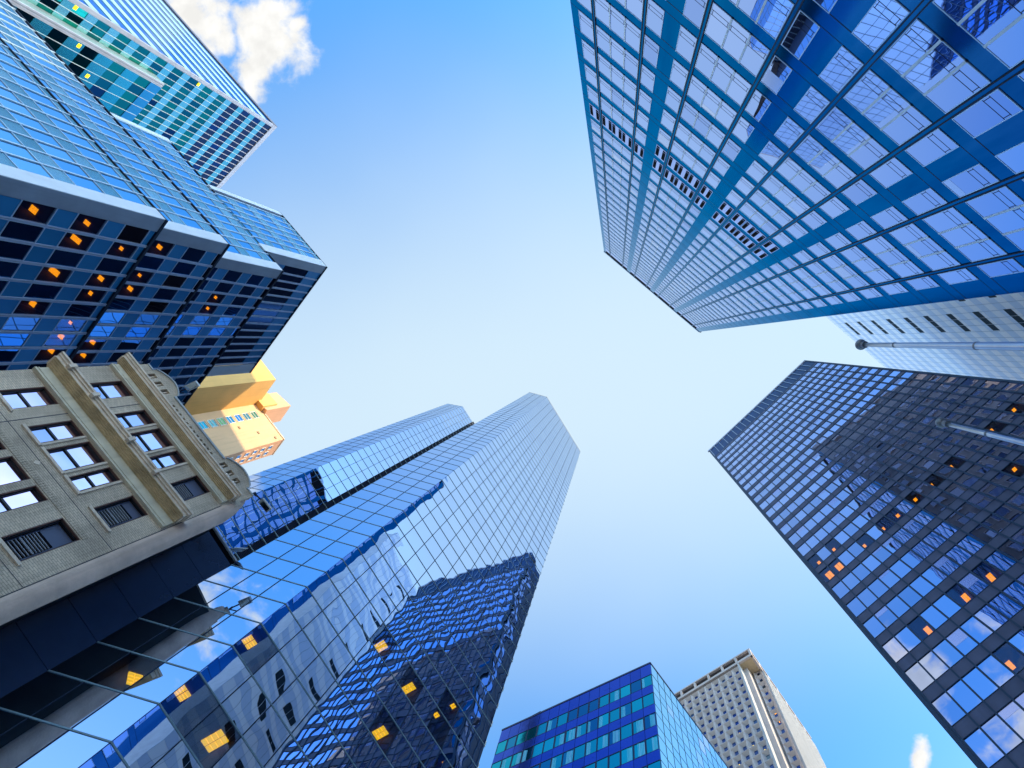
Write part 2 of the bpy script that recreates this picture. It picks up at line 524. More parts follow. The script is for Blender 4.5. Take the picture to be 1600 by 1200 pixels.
# ------------------------------------------------------------------ blue glass tower, upper right
def blue_tower():
    H = 151
    A = Face(P(943.75, 393.1, H), P(1092, 518.5, H))
    depth = 30
    clad = glass('blue_spandrel', [(0.0, (0.02, 0.155, 0.45, 1)), (1.0, (0.022, 0.17, 0.48, 1))], 0.10, (0.25, 0.006), edge=(0.28, 0.55, 0.80))
    t = clad.node_tree
    b = t.nodes['Principled BSDF']
    c = nd(t, 'ShaderNodeTexCoord')
    mp = nd(t, 'ShaderNodeMapping', in_Vector=c.outputs['Object'], in_Scale=(1.6, 1.6, 0.22))
    n = nd(t, 'ShaderNodeTexNoise', in_Vector=mp.outputs[0], in_Scale=0.6, in_Detail=6.0, in_Roughness=0.6)
    t.links.new(ramp(t, n.outputs[0], [(0.3, (0.014, 0.105, 0.25, 1)), (0.7, (0.035, 0.155, 0.33, 1))]), b.inputs['Base Color'])
    pane = glass('blue_tower_pane', [(0, (0.42, 0.52, 0.83, 1)), (0.85, (0.50, 0.59, 0.89, 1)), (1.0, (0.32, 0.42, 0.75, 1))], 0.012, (0.35, 0.006), edge=(0.72, 0.82, 0.98), tilt=0.01)
    fr = paint('blue_tower_frame', (0.62, 0.76, 0.94, 1), 0.35, 0.5, 0.05)
    white = paint('pale_post', (0.80, 0.85, 0.92, 1), 0.4, 0.2, 0.05)
    brown = paint('brown_stone', (0.20, 0.165, 0.15, 1), 0.7, 0.0, 0.15, 0.5, 0.01)
    crownp = glass('crown_panel', [(0, (0.36, 0.46, 0.86, 1)), (1, (0.42, 0.5, 0.9, 1))], 0.2, None)
    o0 = A.xy(A.L / 2)
    T = thing('glass_tower', 'blue glass tower with dark double rails and black vent rows, filling the upper right', 'tower', (o0.x, o0.y, 0))
    core = quad_plan(A, depth, inset=0.14)
    part(MB().prism(core, 0, H + EYE), 'wall', brown, T)
    roof_slab(quad_plan(A, depth), H, T)
    cl = A.box(0, A.L, GZ, H, -0.14, 0)
    # cladding joints
    for k in range(-5, 32):
        z = 22.49 + 3.85 * k
        for u0, u1 in ((0, 0.66), (7.04, 8.08), (14.19, 15.26), (21.35, 22.33), (28.2, A.L)):
            A.box(u0, u1, z - 0.98, z - 0.95, 0, 0.006, cl, 1)
            A.box(u0, u1, z - 0.04, z - 0.01, 0, 0.006, cl, 1)
        A.box(0, A.L, z - 1.0, z - 0.985, 0, 0.005, cl, 1)
    part(cl, 'cladding', [clad, darkmetal], T)
    bays = [(0.68, 1.84), (2.14, 5.64), (5.94, 7.02), (8.10, 9.20), (9.50, 12.84), (13.14, 14.17), (15.28, 16.40), (16.70, 19.92), (20.22, 21.33), (22.35, 23.40), (23.70, 26.98), (27.28, 28.18)]
    wins = []
    for (a, b_) in bays:
        n = 3 if b_ - a > 2 else 1
        w = (b_ - a) / n
        for i in range(n):
            wins.append((a + i * w, a + (i + 1) * w, n, i))
    items, panes, vents, vlou, blinds = [], [], [], [], []
    lights = []
    for k in range(-5, 31):
        z0 = 22.49 + 3.85 * k
        z1 = z0 + 2.85
        for j, (a, b_, n, i) in enumerate(wins):
            bay = j // 5
            if (k == 9 and bay < 3) or (k == 8 and bay in (1, 2)):
                p = A.box(a + 0.03, b_ - 0.03, z0, z1, 0, 0.03)
                vents.append(p)
                l = MB()
                for q0, q1 in ((a + 0.07, a + 0.38), (b_ - 0.38, b_ - 0.07)):
                    if n == 1 and ((j % 5 == 0 and q0 < (a + b_) / 2 and bay == 0)):
                        pass
                    A.box(q0, q1, z0 + 0.68, z0 + 2.5, 0.03, 0.045, l)
                    A.box(q0, q1, z0 + 0.22, z0 + 0.52, 0.03, 0.045, l)
                vlou.append(l)
                continue
            g = MB()
            la = 0.055 if i == 0 else 0.045
            A.frame(a, b_, z0, z1, 0.04, 0.0, 0.035, g)
            A.box(a + 0.04, b_ - 0.04, z0 + 0.54, z0 + 0.565, 0.02, 0.026, g, 1)
            A.box(a + 0.04, b_ - 0.04, z0 + 0.94, z0 + 0.965, 0.02, 0.026, g, 1)
            A.box(a + 0.09, a + 0.12, z0 + 0.565, z0 + 0.94, 0.02, 0.026, g, 1)
            A.box(b_ - 0.12, b_ - 0.09, z0 + 0.565, z0 + 0.94, 0.02, 0.026, g, 1)
            if n == 3 and i > 0:
                A.box(a - 0.05, a + 0.05, z0, z1, 0.0, 0.05, g, 2)
            items.append(g)
            panes.append(A.box(a + 0.04, b_ - 0.04, z0 + 0.04, z1 - 0.04, 0.0, 0.02))
            if random.random() < 0.10:
                blinds.append(A.box(a + 0.06, b_ - 0.06, z1 - 0.06 - random.choice((0.5, 0.9, 1.4, 1.8)), z1 - 0.06, 0.02, 0.024))
    emit(T, 'window', items, [fr, darkmetal, white], ('pane', panes, pane))
    emit(T, 'vent_panel', vents, crownp, ('louver', vlou, black))
    emit(T, 'blind', blinds, glass('tower_blind', [(0, (0.52, 0.58, 0.82, 1)), (1, (0.64, 0.68, 0.88, 1))], 0.2, None))
    for u in (1.99, 5.79, 9.35, 12.99, 16.55, 20.07, 23.55, 27.13):
        m = MB()
        A.box(u - 0.12, u - 0.065, GZ, H, 0.0, 0.055, m, 0)
        A.box(u + 0.065, u + 0.12, GZ, H, 0.0, 0.055, m, 0)
        A.box(u - 0.065, u + 0.065, GZ, H, 0.0, 0.03, m, 1)
        part(m, 'rail', [darkmetal, clad], T)
    # crown: pale panels, then a black louvred slot under the coping
    edges = [0.68, 1.84, 2.14, 5.64, 5.94, 7.02, 8.10, 9.20, 9.50, 12.84, 13.14, 14.17, 15.28, 16.40, 16.70, 19.92, 20.22, 21.33, 22.35, 23.40, 23.70, 26.98, 27.28, 28.18]
    for i in range(0, len(edges), 2):
        part(A.box(edges[i], edges[i + 1], 142.6, 146.2, 0, 0.03), 'crown_panel', crownp, T)
        part(A.box(edges[i], edges[i + 1], 146.4, 150.3, 0, 0.03), 'crown_louver', black, T)
    part(A.box(-0.05, A.L + 0.05, 150.4, 151.1, 0.0, 0.12), 'coping', alu, T)
    # right-hand side wall, seen in the mirror glass opposite
    B = side(A, A.L, depth, A.xy(A.L + 5))
    m, mp = MB(), MB()
    for k in range(-5, 31):
        z0 = 22.49 + 3.85 * k
        for i in range(10):
            u = 1.0 + i * 2.85
            B.frame(u, u + 2.05, z0, z0 + 2.5, 0.12, 0, 0.1, m)
            B.box(u + 0.1, u + 1.95, z0 + 0.1, z0 + 2.4, 0.0, 0.03, mp)
    o = part(m, 'side_window', paint('brown_frame', (0.30, 0.25, 0.24, 1), 0.6), T)
    o['kind'] = 'stuff'
    o = part(mp, 'pane', glass('side_pane', [(0, (0.02, 0.03, 0.06, 1)), (1, (0.20, 0.20, 0.26, 1))], 0.03), o)
    o['kind'] = 'stuff'
    # coping of the side
    part(B.box(0, depth, 149.6, 151.1, 0.0, 0.35), 'coping', paint('side_coping', (0.34, 0.28, 0.26, 1), 0.7), T)
    return A
A_FACE = blue_tower()

# ------------------------------------------------------------------ dark glass tower, right
def dark_tower():
    H = 140
    E = Face(P(1107.5, 704.5, H), P(1257.2, 564.2, H))
    depth = 34
    o0 = E.xy(E.L / 2)
    T = thing('dark_tower', 'dark glass office tower with close steel mullions and amber lit rooms, at the right edge', 'tower', (o0.x, o0.y, 0))
    wallm = paint('dark_tower_core', (0.02, 0.025, 0.045, 1), 0.6)
    sp = paint('dark_spandrel', (0.085, 0.105, 0.185, 1), 0.5, 0.0, 0.16, 0.5, 0.0, 0.2, spec=0.25)
    mu = paint('dark_mullion', (0.022, 0.055, 0.11, 1), 0.5, 0.0, 0.1, spec=0.2)
    pane = glass('dark_tower_pane', [(0, (0.36, 0.45, 0.68, 1)), (0.3, (0.46, 0.55, 0.82, 1)), (0.62, (0.52, 0.61, 0.88, 1)), (0.9, (0.42, 0.51, 0.76, 1)), (1.0, (0.56, 0.61, 0.83, 1))], 0.012, (0.4, 0.010), edge=(0.78, 0.86, 0.98), tilt=0.010)
    crown = paint('dark_crown', (0.008, 0.055, 0.17, 1), 0.5, 0.0, 0.2, 0.4, spec=0.15)
    part(MB().prism(quad_plan(E, depth, inset=3.0), 0, H - 1), 'wall', wallm, T)
    roof_slab(quad_plan(E, depth), H, T)
    pitch = 1.2805
    zz0 = lambda bx, by, k, pts: [(bx + x / k, by + y / k) for x, y in pts]
    LIT = [(x, y, 0.36, 0.36, (1, 2)) for x, y in zz0(1100, 540, 3.2, [(1550, 322), (1437, 425), (1235, 608), (1137, 700), (1057, 770), (975, 845), (893, 920), (650, 1020), (575, 1085), (795, 1008), (1565, 608)])]
    LIT += [(x, y, 0.7, 0.75, (2, 3)) for x, y in zz0(1100, 540, 3.2, [(685, 1097), (628, 1147)])]
    LIT += [(x, y, 0.45, 0.7, (1, 3)) for x, y in ((1548, 902), (1578, 1040), (1512, 931), (1450, 985))]
    allcells = []
    for k in range(-10, 24):
        zs = 41.05 + 3.91 * k
        for i in range(22):
            u = 0.35 + i * 1.2805
            allcells.append((u + 0.06, u + 1.2205, zs + 1.28, zs + 3.86))
    litcells = {}
    for q in LIT:
        litcells.setdefault(cell_of(allcells, E, q[0], q[1]), q)
    def facade(Fc, n, first, visible):
        items, mull, bands, blinds = [], [], [], []
        for k in range(-10, 24):
            zs = 41.05 + 3.91 * k
            bands.append(Fc.box(0.3, Fc.L - 0.05, zs, zs + 1.23, -0.1, 0.0))
            Fc.box(0.3, Fc.L - 0.05, zs - 0.05, zs + 0.0, -0.08, 0.03, bands[-1], 1)
            Fc.box(0.3, Fc.L - 0.05, zs + 1.23, zs + 1.28, -0.08, 0.03, bands[-1], 1)
            for i in range(n):
                u = first + i * pitch
                if visible and any(abs(q[0] - u - 0.06) < 0.01 and abs(q[2] - zs - 1.28) < 0.01 for q in litcells):
                    continue
                it = Fc.box(u + 0.06, u + pitch - 0.06, zs + 1.28, zs + 3.86, -0.08, -0.03)
                items.append(it)
                r = random.random()
                if r < 0.22:      # roller blinds and ceiling edges behind the glass
                    hh = random.choice((0.45, 0.7, 0.9, 1.3))
                    blinds.append(Fc.box(u + 0.09, u + pitch - 0.09, zs + 3.84 - hh, zs + 3.84, -0.029, -0.024))
        for i in range(n + 1):
            u = first + i * pitch
            g = Fc.box(u - 0.055, u + 0.055, GZ, H - 0.5, -0.1, 0.07)
            Fc.box(u - 0.065, u + 0.065, GZ, H - 0.5, 0.07, 0.09, g)
            mull.append(g)
        return items, mull, bands, blinds
    items, mull, bands, blinds = facade(E, 22, 0.35, True)
    emit(T, 'window', items, pane)
    emit(T, 'blind', blinds, glass('blind', [(0, (0.44, 0.50, 0.80, 1)), (1, (0.55, 0.58, 0.82, 1))], 0.25, None))
    for g in mull:
        part(g, 'mullion', mu, T)
    for g in bands:
        part(g, 'spandrel_band', [sp, mu], T)
    for i in range(22):
        u = 0.35 + i * pitch
        part(E.box(u + 0.06, u + pitch - 0.06, 132.3, 139.4, -0.1, -0.02), 'crown_panel', crown, T)
        part(E.box(u - 0.04, u + 0.04, 132.3, 139.6, 0.09, 0.12), 'crown_post', alu, T)
    part(E.box(-0.25, E.L + 0.2, 139.6, 140.3, -0.2, 0.14), 'coping', paint('coping_grey', (0.50, 0.54, 0.66, 1), 0.5), T)
    part(E.box(-0.02, 0.27, GZ, 139.4, -0.1, 0.06), 'corner_post', mu, T)
    part(E.box(E.L - 0.02, E.L + 0.22, GZ, 139.4, -0.1, 0.06), 'corner_post', mu, T)
    # left side, seen only in the mirror tower
    S = side(E, 0, depth, E.xy(-5))
    items, mull, bands, blinds = facade(S, 25, 0.5, False)
    m = MB()
    for g in items:
        m.add(g)
    part(m, 'side_window', pane, T)['kind'] = 'stuff'
    m = MB()
    for g in mull:
        m.add(g)
    part(m, 'side_mullion', mu, T)['kind'] = 'stuff'
    m = MB()
    for g in bands:
        m.add(g)
    part(m, 'side_spandrel', [sp, mu], T)['kind'] = 'stuff'
    part(S.box(0, depth, 132.3, 139.4, -0.1, 0.0), 'side_crown', crown, T)
    for c, q in litcells.items():
        lit_room(E, c, q[0], q[1], q[2], q[3], T, amber_strong, q[4], oc=-0.03, pane=clear_dark)
    return E
E_FACE = dark_tower()

# ------------------------------------------------------------------ mirror glass twin slabs, lower centre
mirror = glass('mirror_pane', [(0, (0.54, 0.67, 0.88, 1)), (0.5, (0.58, 0.71, 0.91, 1)), (1, (0.52, 0.65, 0.87, 1))], 0.008, (0.42, 0.015), tilt=0.005)
mirror_flat = glass('mirror_pane_side', [(0, (0.58, 0.70, 0.86, 1)), (1, (0.64, 0.74, 0.89, 1))], 0.01, (0.35, 0.006), tilt=0.01)
joint = paint('dark_joint', (0.015, 0.03, 0.06, 1), 0.6, spec=0.1)
transom = paint('teal_transom', (0.20, 0.31, 0.37, 1), 0.45, 0.0, 0.08, spec=0.2)
def curtain(Fc, z_first, pitch, z_top, ncol, T, mat, bar=0.06, cap=100, proud=0.02, lit=()):
    panes, bars = [], []
    cells = []
    w = Fc.L / ncol
    k = 0
    z = z_first
    while z < z_top - 0.2:
        z1 = min(z + pitch, z_top)
        for i in range(ncol):
            cells.append((i * w + 0.018, (i + 1) * w - 0.018, z + 0.018, z1 - 0.018))
        bars.append(Fc.box(0, Fc.L, z - bar / 2, z + bar / 2, -0.05, proud))
        z += pitch
    litc = {}
    for q in lit:
        litc.setdefault(cell_of(cells, Fc, q[0], q[1]), q)
    for c in cells:
        if c in litc:
            q = litc[c]
            lit_room(Fc, c, q[0], q[1], q[2], q[3], T, yellow_strong, (2, 4), oc=0.0, pane=clear_mirror)
        else:
            panes.append(Fc.box(c[0], c[1], c[2], c[3], -0.05, 0.0))
    emit(T, 'glass_panel', panes, mat, cap=cap)
    emit(T, 'transom', bars, transom)
    posts = [Fc.box(i * w - 0.022, i * w + 0.022, z_first, z_top, -0.05, 0.012) for i in range(1, ncol)]
    emit(T, 'mullion', posts, joint)
def mirror_tower():
    H = 130
    D = Face(P(854.3, 620.3, H), P(906.8, 706, H))
    K = Face(P(827.1, 612.9, H), P(854.3, 620.3, H))
    o0 = D.xy(D.L / 2)
    T = thing('mirror_tower', 'tall mirror glass tower in the lower middle reflecting the dark tower in wavy panels', 'tower', (o0.x, o0.y, 0))
    dep = 24
    plan = [K.S, D.S, D.xy(D.L), D.xy(D.L, -dep), K.S - D.n * dep]
    c = sum(plan, Vector((0, 0))) / 5
    inner = [K.xy(0.1, -3.0), D.xy(0.3, -3.4), D.xy(D.L - 0.06, -3.0), D.xy(D.L - 0.06, -dep), K.S - D.n * dep + D.d * 0.06]
    part(MB().prism(inner, 0, H + EYE - 0.05), 'wall', joint, T)
    roof_slab(plan, H, T)
    lit = [(390, 1003, .5, .5), (285, 1083, .5, .5), (340, 1163, .55, .9), (594, 1014, .5, .9), (636, 1078, .45, 1.0), (682, 1117, .3, .3), (713, 1111, .3, .3), (597, 1149, .5, .7)]
    curtain(D, 17.82 - 1.92 * 10, 1.92, H, 10, T, mirror, lit=lit)
    curtain(K, 17.82 - 1.92 * 10, 1.92, H, 3, T, mirror_flat, 0.06, 80, lit=[(195, 1057, .55, .5)])
    # right return with projecting ledges
    S = side(D, D.L, dep, D.xy(D.L + 5))
    part(S.box(0, dep, GZ, H, -0.05, 0.0), 'return_wall', mirror_flat, T)
    led = []
    z = 17.82 - 1.92 * 10
    while z < H - 1:
        led.append(S.box(0.02, 1.2, z, z + 0.5, 0.0, 0.09))
        z += 1.92
    emit(T, 'ledge', led, paint('pale_ledge', (0.72, 0.80, 0.80, 1), 0.5))
    return D, K
D_FACE, K_FACE = mirror_tower()
def rear_mirror_tower():
    H = 130
    D2 = Face(P(723, 635, H), P(738, 659, H))
    K2 = Face(P(699.5, 630.5, H), P(723, 635, H))
    o0 = D2.xy(1.5)
    T = thing('mirror_tower', 'narrower mirror glass tower, set back left of its twin behind a dark louver strip', 'tower', (o0.x, o0.y, 0))
    dep = 20
    R0 = D2.xy(D2.L)
    plan = [K2.S, D2.S, R0, D2.xy(8.0), D2.xy(8.0, -dep), K2.S - D2.n * dep]
    inner = [K2.xy(0.05, -0.08), D2.xy(-0.03, -0.08), D2.xy(8.0, -0.08), D2.xy(8.0, -dep), K2.S - D2.n * dep]
    part(MB().prism(inner, 0, H + EYE - 0.05), 'wall', joint, T)
    roof_slab(inner, H, T)
    curtain(D2, 17.82 - 1.92 * 10, 1.92, H, 3, T, mirror, 0.11)
    curtain(K2, 17.82 - 1.92 * 10, 1.92, H, 3, T, mirror_flat, 0.06, 60)
    # the louver strip beside the mirror face
    lv = Face(D2.xy(D2.L), D2.xy(8.0))
    m, b = [], []
    z = 17.82 - 1.92 * 10
    while z < H - 0.3:
        g = MB()
        for i in range(9):
            lv.box(0.05, lv.L, z + 0.12 + i * 0.19, z + 0.20 + i * 0.19, -0.08, -0.02, g)
        m.append(g)
        b.append(lv.box(0, lv.L, z - 0.05, z + 0.05, -0.05, 0.05))
        z += 1.92
    emit(T, 'louver', m, darkmetal)
    emit(T, 'louver_transom', b, transom)
rear_mirror_tower()

# ------------------------------------------------------------------ dark clad annex between brick house and mirror tower
def annex():
    top = 27.8
    W = Face(K_FACE.S, K_FACE.S - D_FACE.d * 4.4)
    navy = paint('navy_cladding', (0.008, 0.017, 0.042, 1), 0.22, 0.0, 0.25, 0.5, 0.0, 0.2)
    o0 = W.xy(1.2)
    T = thing('annex', 'low annex clad in navy panels, squeezed between the beige brick house and the mirror tower', 'annex', (o0.x, o0.y, 0))
    part(MB().prism(quad_plan(W, 3.2, 0.0, 4.4, 0.06), 0, top + EYE), 'wall', black, T)
    its = []
    z = 17.82 - 1.92 * 10
    while z < top - 0.5:
        its.append(W.box(0.0, 4.4, z + 0.012, min(z + 1.92, top) - 0.012, -0.06, 0.0))
        z += 1.92
    emit(T, 'wall_panel', its, navy)
    part(W.box(0, 4.4, top, top + 0.12, -3.2, 0.04), 'coping', paint('white_coping', (0.55, 0.58, 0.6, 1), 0.6), T)
    return W, top
W_FACE, W_TOP = annex()

# ------------------------------------------------------------------ stepped glass tower, left
def stepped_tower():
    T = thing('stepped_tower', 'stepped blue glass tower on the left, its dark side dotted with orange ceiling lights', 'tower', (-31.5, -8.0, 0))
    core = paint('stepped_core', (0.05, 0.09, 0.16, 1), 0.5)
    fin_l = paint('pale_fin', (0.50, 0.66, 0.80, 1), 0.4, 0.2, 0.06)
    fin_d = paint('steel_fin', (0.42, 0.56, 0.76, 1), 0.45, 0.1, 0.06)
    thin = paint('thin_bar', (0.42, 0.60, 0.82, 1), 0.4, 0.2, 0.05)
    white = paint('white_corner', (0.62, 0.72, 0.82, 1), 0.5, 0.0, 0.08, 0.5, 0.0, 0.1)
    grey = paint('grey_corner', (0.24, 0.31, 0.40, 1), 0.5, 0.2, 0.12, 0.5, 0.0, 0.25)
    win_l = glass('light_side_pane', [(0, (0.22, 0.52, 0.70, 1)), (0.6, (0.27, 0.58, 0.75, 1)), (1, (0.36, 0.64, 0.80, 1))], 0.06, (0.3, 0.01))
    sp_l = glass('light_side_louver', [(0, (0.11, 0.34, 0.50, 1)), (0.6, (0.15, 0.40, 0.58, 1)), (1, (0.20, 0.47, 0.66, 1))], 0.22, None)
    # fine louvre lines in the spandrels
    t = sp_l.node_tree
    c = nd(t, 'ShaderNodeTexCoord')
    sx = nd(t, 'ShaderNodeSeparateXYZ', in_0=c.outputs['Object'])
    wv = mth(t, 'SINE', mth(t, 'MULTIPLY', sx.outputs[2], 48.0))
    bp = nd(t, 'ShaderNodeBump', in_Strength=0.8, in_Distance=0.03, in_Height=wv)
    t.links.new(bp.outputs[0], t.nodes['Principled BSDF'].inputs['Normal'])
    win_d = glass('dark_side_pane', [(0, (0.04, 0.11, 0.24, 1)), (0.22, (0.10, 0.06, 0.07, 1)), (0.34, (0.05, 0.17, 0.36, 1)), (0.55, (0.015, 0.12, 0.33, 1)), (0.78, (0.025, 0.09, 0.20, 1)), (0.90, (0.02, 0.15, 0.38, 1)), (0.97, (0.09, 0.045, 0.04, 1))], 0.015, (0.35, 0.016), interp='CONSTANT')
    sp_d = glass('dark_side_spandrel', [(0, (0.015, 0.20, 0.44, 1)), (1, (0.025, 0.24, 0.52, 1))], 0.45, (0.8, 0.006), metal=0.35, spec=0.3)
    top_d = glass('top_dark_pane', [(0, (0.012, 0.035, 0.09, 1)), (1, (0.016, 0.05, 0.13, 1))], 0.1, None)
    tiers = [(41.4, (259, 344), (20, 82), (130, 530), 40.0, 36.0, 1.27, 1.19, 0.0),
             (49.5, (357, 382), (28, 19), (250, 530), 34.0, 34.0, 1.27, 1.13, 41.0),
             (60.2, (441.7, 423), (262, 217), (303, 650), 16.7, None, 1.24, 1.08, 49.3),
             (73.0, (510, 417), (437, 332), (390, 582), 8.33, None, 0.97, 0.9, 60.0)]
    WL, SL, WD, SD, FL, FD, TL, TD = [], [], [], [], [], [], [], []
    out, DC = [], []
    for ti, (h, c, l, d, Ll, Ld, pd, plt, zb) in enumerate(tiers):
        c0 = P(*c, h)
        L = Face(c0, P(*l, h))
        Dk = Face(c0, P(*d, h))
        Ld = Ld or Dk.L
        if ti == 2:
            Dk = Face(c0, c0 + out[1].d * Ld)
        out.append(Dk)
        plan = [c0, L.xy(Ll), L.xy(Ll) + Dk.d * Ld, Dk.xy(Ld)]
        inner = [c0 - L.n * 0.12 - Dk.n * 3.0, L.xy(Ll - 0.05, -0.12), L.xy(Ll - 0.05, -0.12) + Dk.d * (Ld - 0.2), Dk.xy(Ld - 0.05, -3.0)]
        cap_ = [c0 - L.n * 0.12 - Dk.n * 0.12, L.xy(Ll - 0.05, -0.12), L.xy(Ll - 0.05, -0.12) + Dk.d * (Ld - 0.2), Dk.xy(Ld - 0.05, -0.12)]
        part(MB().prism(inner, (zb if zb else 0), h + EYE - 0.1), 'wall', core, T)
        roof_slab(cap_, h - 0.05, T, t=0.12)
        part(L.box(0.2, Ll - 0.1, zb, h - 0.1, -0.2, -0.11), 'light_side_core', core, T)
        # corner: white strip to the light side, grey strip to the dark side
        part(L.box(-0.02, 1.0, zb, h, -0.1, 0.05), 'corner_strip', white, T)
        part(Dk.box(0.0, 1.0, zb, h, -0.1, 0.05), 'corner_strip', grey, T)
        part(L.box(-0.05, Ll, h - 0.05, h + 0.07, -0.1, 0.06), 'coping', joint, T)
        part(Dk.box(-0.05, Ld, h - 0.12, h + 0.12, -0.1, 0.1), 'coping', joint, T)
        if ti >= 2:      # far return of the light side
            part(L.box(Ll - 0.5, Ll + 0.05, zb, h, -0.1, 0.06), 'corner_strip', white, T)
        if ti == 3:
            part(Dk.box(Ld - 1.3, Ld, zb, h - 0.2, -0.1, 0.06), 'corner_strip', white, T)
        rows = []
        z = 35.14 - 3.48 * 11
        while z < h:
            if z + 3.48 > zb:
                rows.append(z)
            z += 3.48
        n = int((Ll - 1.0) / plt)
        if ti in (2, 3):
            n = int((Ll - 1.5) / plt)
        for i in range(n):
            u0, u1 = 1.0 + i * plt, 1.0 + (i + 1) * plt
            for z in rows:
                a, b = max(z, zb), min(z + 2.1, h - 0.15)
                if b - a > 0.2:
                    WL.append(L.box(u0 + 0.05, u1 - 0.05, a + 0.03, b - 0.03, -0.1, -0.02))
                a, b = max(z + 2.1, zb), min(z + 3.48, h - 0.15)
                if b - a > 0.2:
                    SL.append(L.box(u0 + 0.05, u1 - 0.05, a + 0.03, b - 0.03, -0.1, 0.0))
            FL.append(L.box(u1 - 0.05, u1 + 0.05, zb, h, -0.1, 0.05))
        for z in rows:
            for zz_ in (z, z + 2.1):
                if zb < zz_ < h - 0.2:
                    TL.append(L.box(1.0, 1.0 + n * plt, zz_ - 0.025, zz_ + 0.025, -0.1, 0.03))
        n = int((Ld - 1.0 - (1.3 if ti == 3 else 0)) / pd)
        for i in range(n):
            u0, u1 = 1.0 + i * pd, 1.0 + (i + 1) * pd
            if ti < 3:
                for z in rows:
                    a, b = max(z, zb), min(z + 2.1, h - 0.15)
                    if b - a > 0.2:
                        DC.append((Dk, (u0 + 0.05, u1 - 0.05, a + 0.02, b - 0.02), ti))
                    a, b = max(z + 2.1, zb), min(z + 3.48, h - 0.15)
                    if b - a > 0.2:
                        SD.append(Dk.box(u0 + 0.05, u1 - 0.05, a + 0.02, b - 0.02, -0.1, -0.01))
            else:
                WD.append(Dk.box(u0 + 0.04, u1 - 0.04, 65.0, 69.9, -0.1, -0.03))
                WD[-1].dark = True
                SD.append(Dk.box(u0 + 0.04, u1 - 0.04, 70.0, h - 0.15, -0.1, -0.01))
                SD.append(Dk.box(u0 + 0.04, u1 - 0.04, 61.4, 64.9, -0.1, -0.01))
                SD.append(Dk.box(u0 + 0.04, u1 - 0.04, zb, 61.3, -0.1, -0.01))
            FD.append(Dk.box(u1 - 0.09, u1 - 0.02, zb, h, -0.1, 0.06))
            Dk.box(u1 + 0.02, u1 + 0.09, zb, h, -0.1, 0.06, FD[-1])
        for z in rows:
            for zz_ in (z, z + 2.1):
                if zb < zz_ < h - 0.2 and ti < 3:
                    TD.append(Dk.box(1.0, 1.0 + n * pd, zz_ - 0.03, zz_ + 0.03, -0.1, 0.02))
    zz_ = lambda pts: [(x / 2.857, 270 + y / 2.857, w, h) for x, y, w, h in pts]
    lits = [(0, q) for q in zz_([(52, 168, .6, .7), (325, 192, .45, .6), (258, 286, .55, 1.0), (483, 306, .4, .4), (175, 447, .6, 1.0), (368, 488, .5, .6), (318, 564, .45, .4), (68, 580, .6, .6), (264, 659, .35, .35), (212, 729, .55, .6), (165, 799, .55, .6)])]
    lits += [(1, q) for q in zz_([(725, 347, .5, .6), (628, 495, .35, .4), (600, 525, .5, .6), (450, 746, .5, .6), (378, 853, .5, .6)])]
    lits += [(2, q) for q in zz_([(997, 560, .4, .4), (955, 618, .4, .4)])]
    used = {}
    for ti, q in lits:
        cs = [c[1] for c in DC if c[2] == ti]
        used.setdefault((ti, cell_of(cs, out[ti], q[0], q[1])), q)
    for Fd_, c, ti in DC:
        if (ti, c) in used:
            q = used[(ti, c)]
            v = proj(Fd_.pt((c[0] + c[1]) / 2 - 0.12, c[2] + (c[3] - c[2]) * 0.42))
            lit_room(Fd_, c, v[0], v[1], q[2] * 0.68, q[3] * 0.68, T, amber, (2, 3), oc=-0.03)
        else:
            WD.append(Fd_.box(c[0], c[1], c[2], c[3], -0.1, -0.03))
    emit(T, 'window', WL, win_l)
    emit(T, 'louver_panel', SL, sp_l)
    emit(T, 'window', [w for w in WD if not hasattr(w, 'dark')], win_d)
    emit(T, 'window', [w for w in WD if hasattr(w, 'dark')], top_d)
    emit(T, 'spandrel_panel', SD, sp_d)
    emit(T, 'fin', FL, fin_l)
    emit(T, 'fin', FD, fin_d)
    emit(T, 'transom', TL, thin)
    emit(T, 'transom', TD, thin)
stepped_tower()

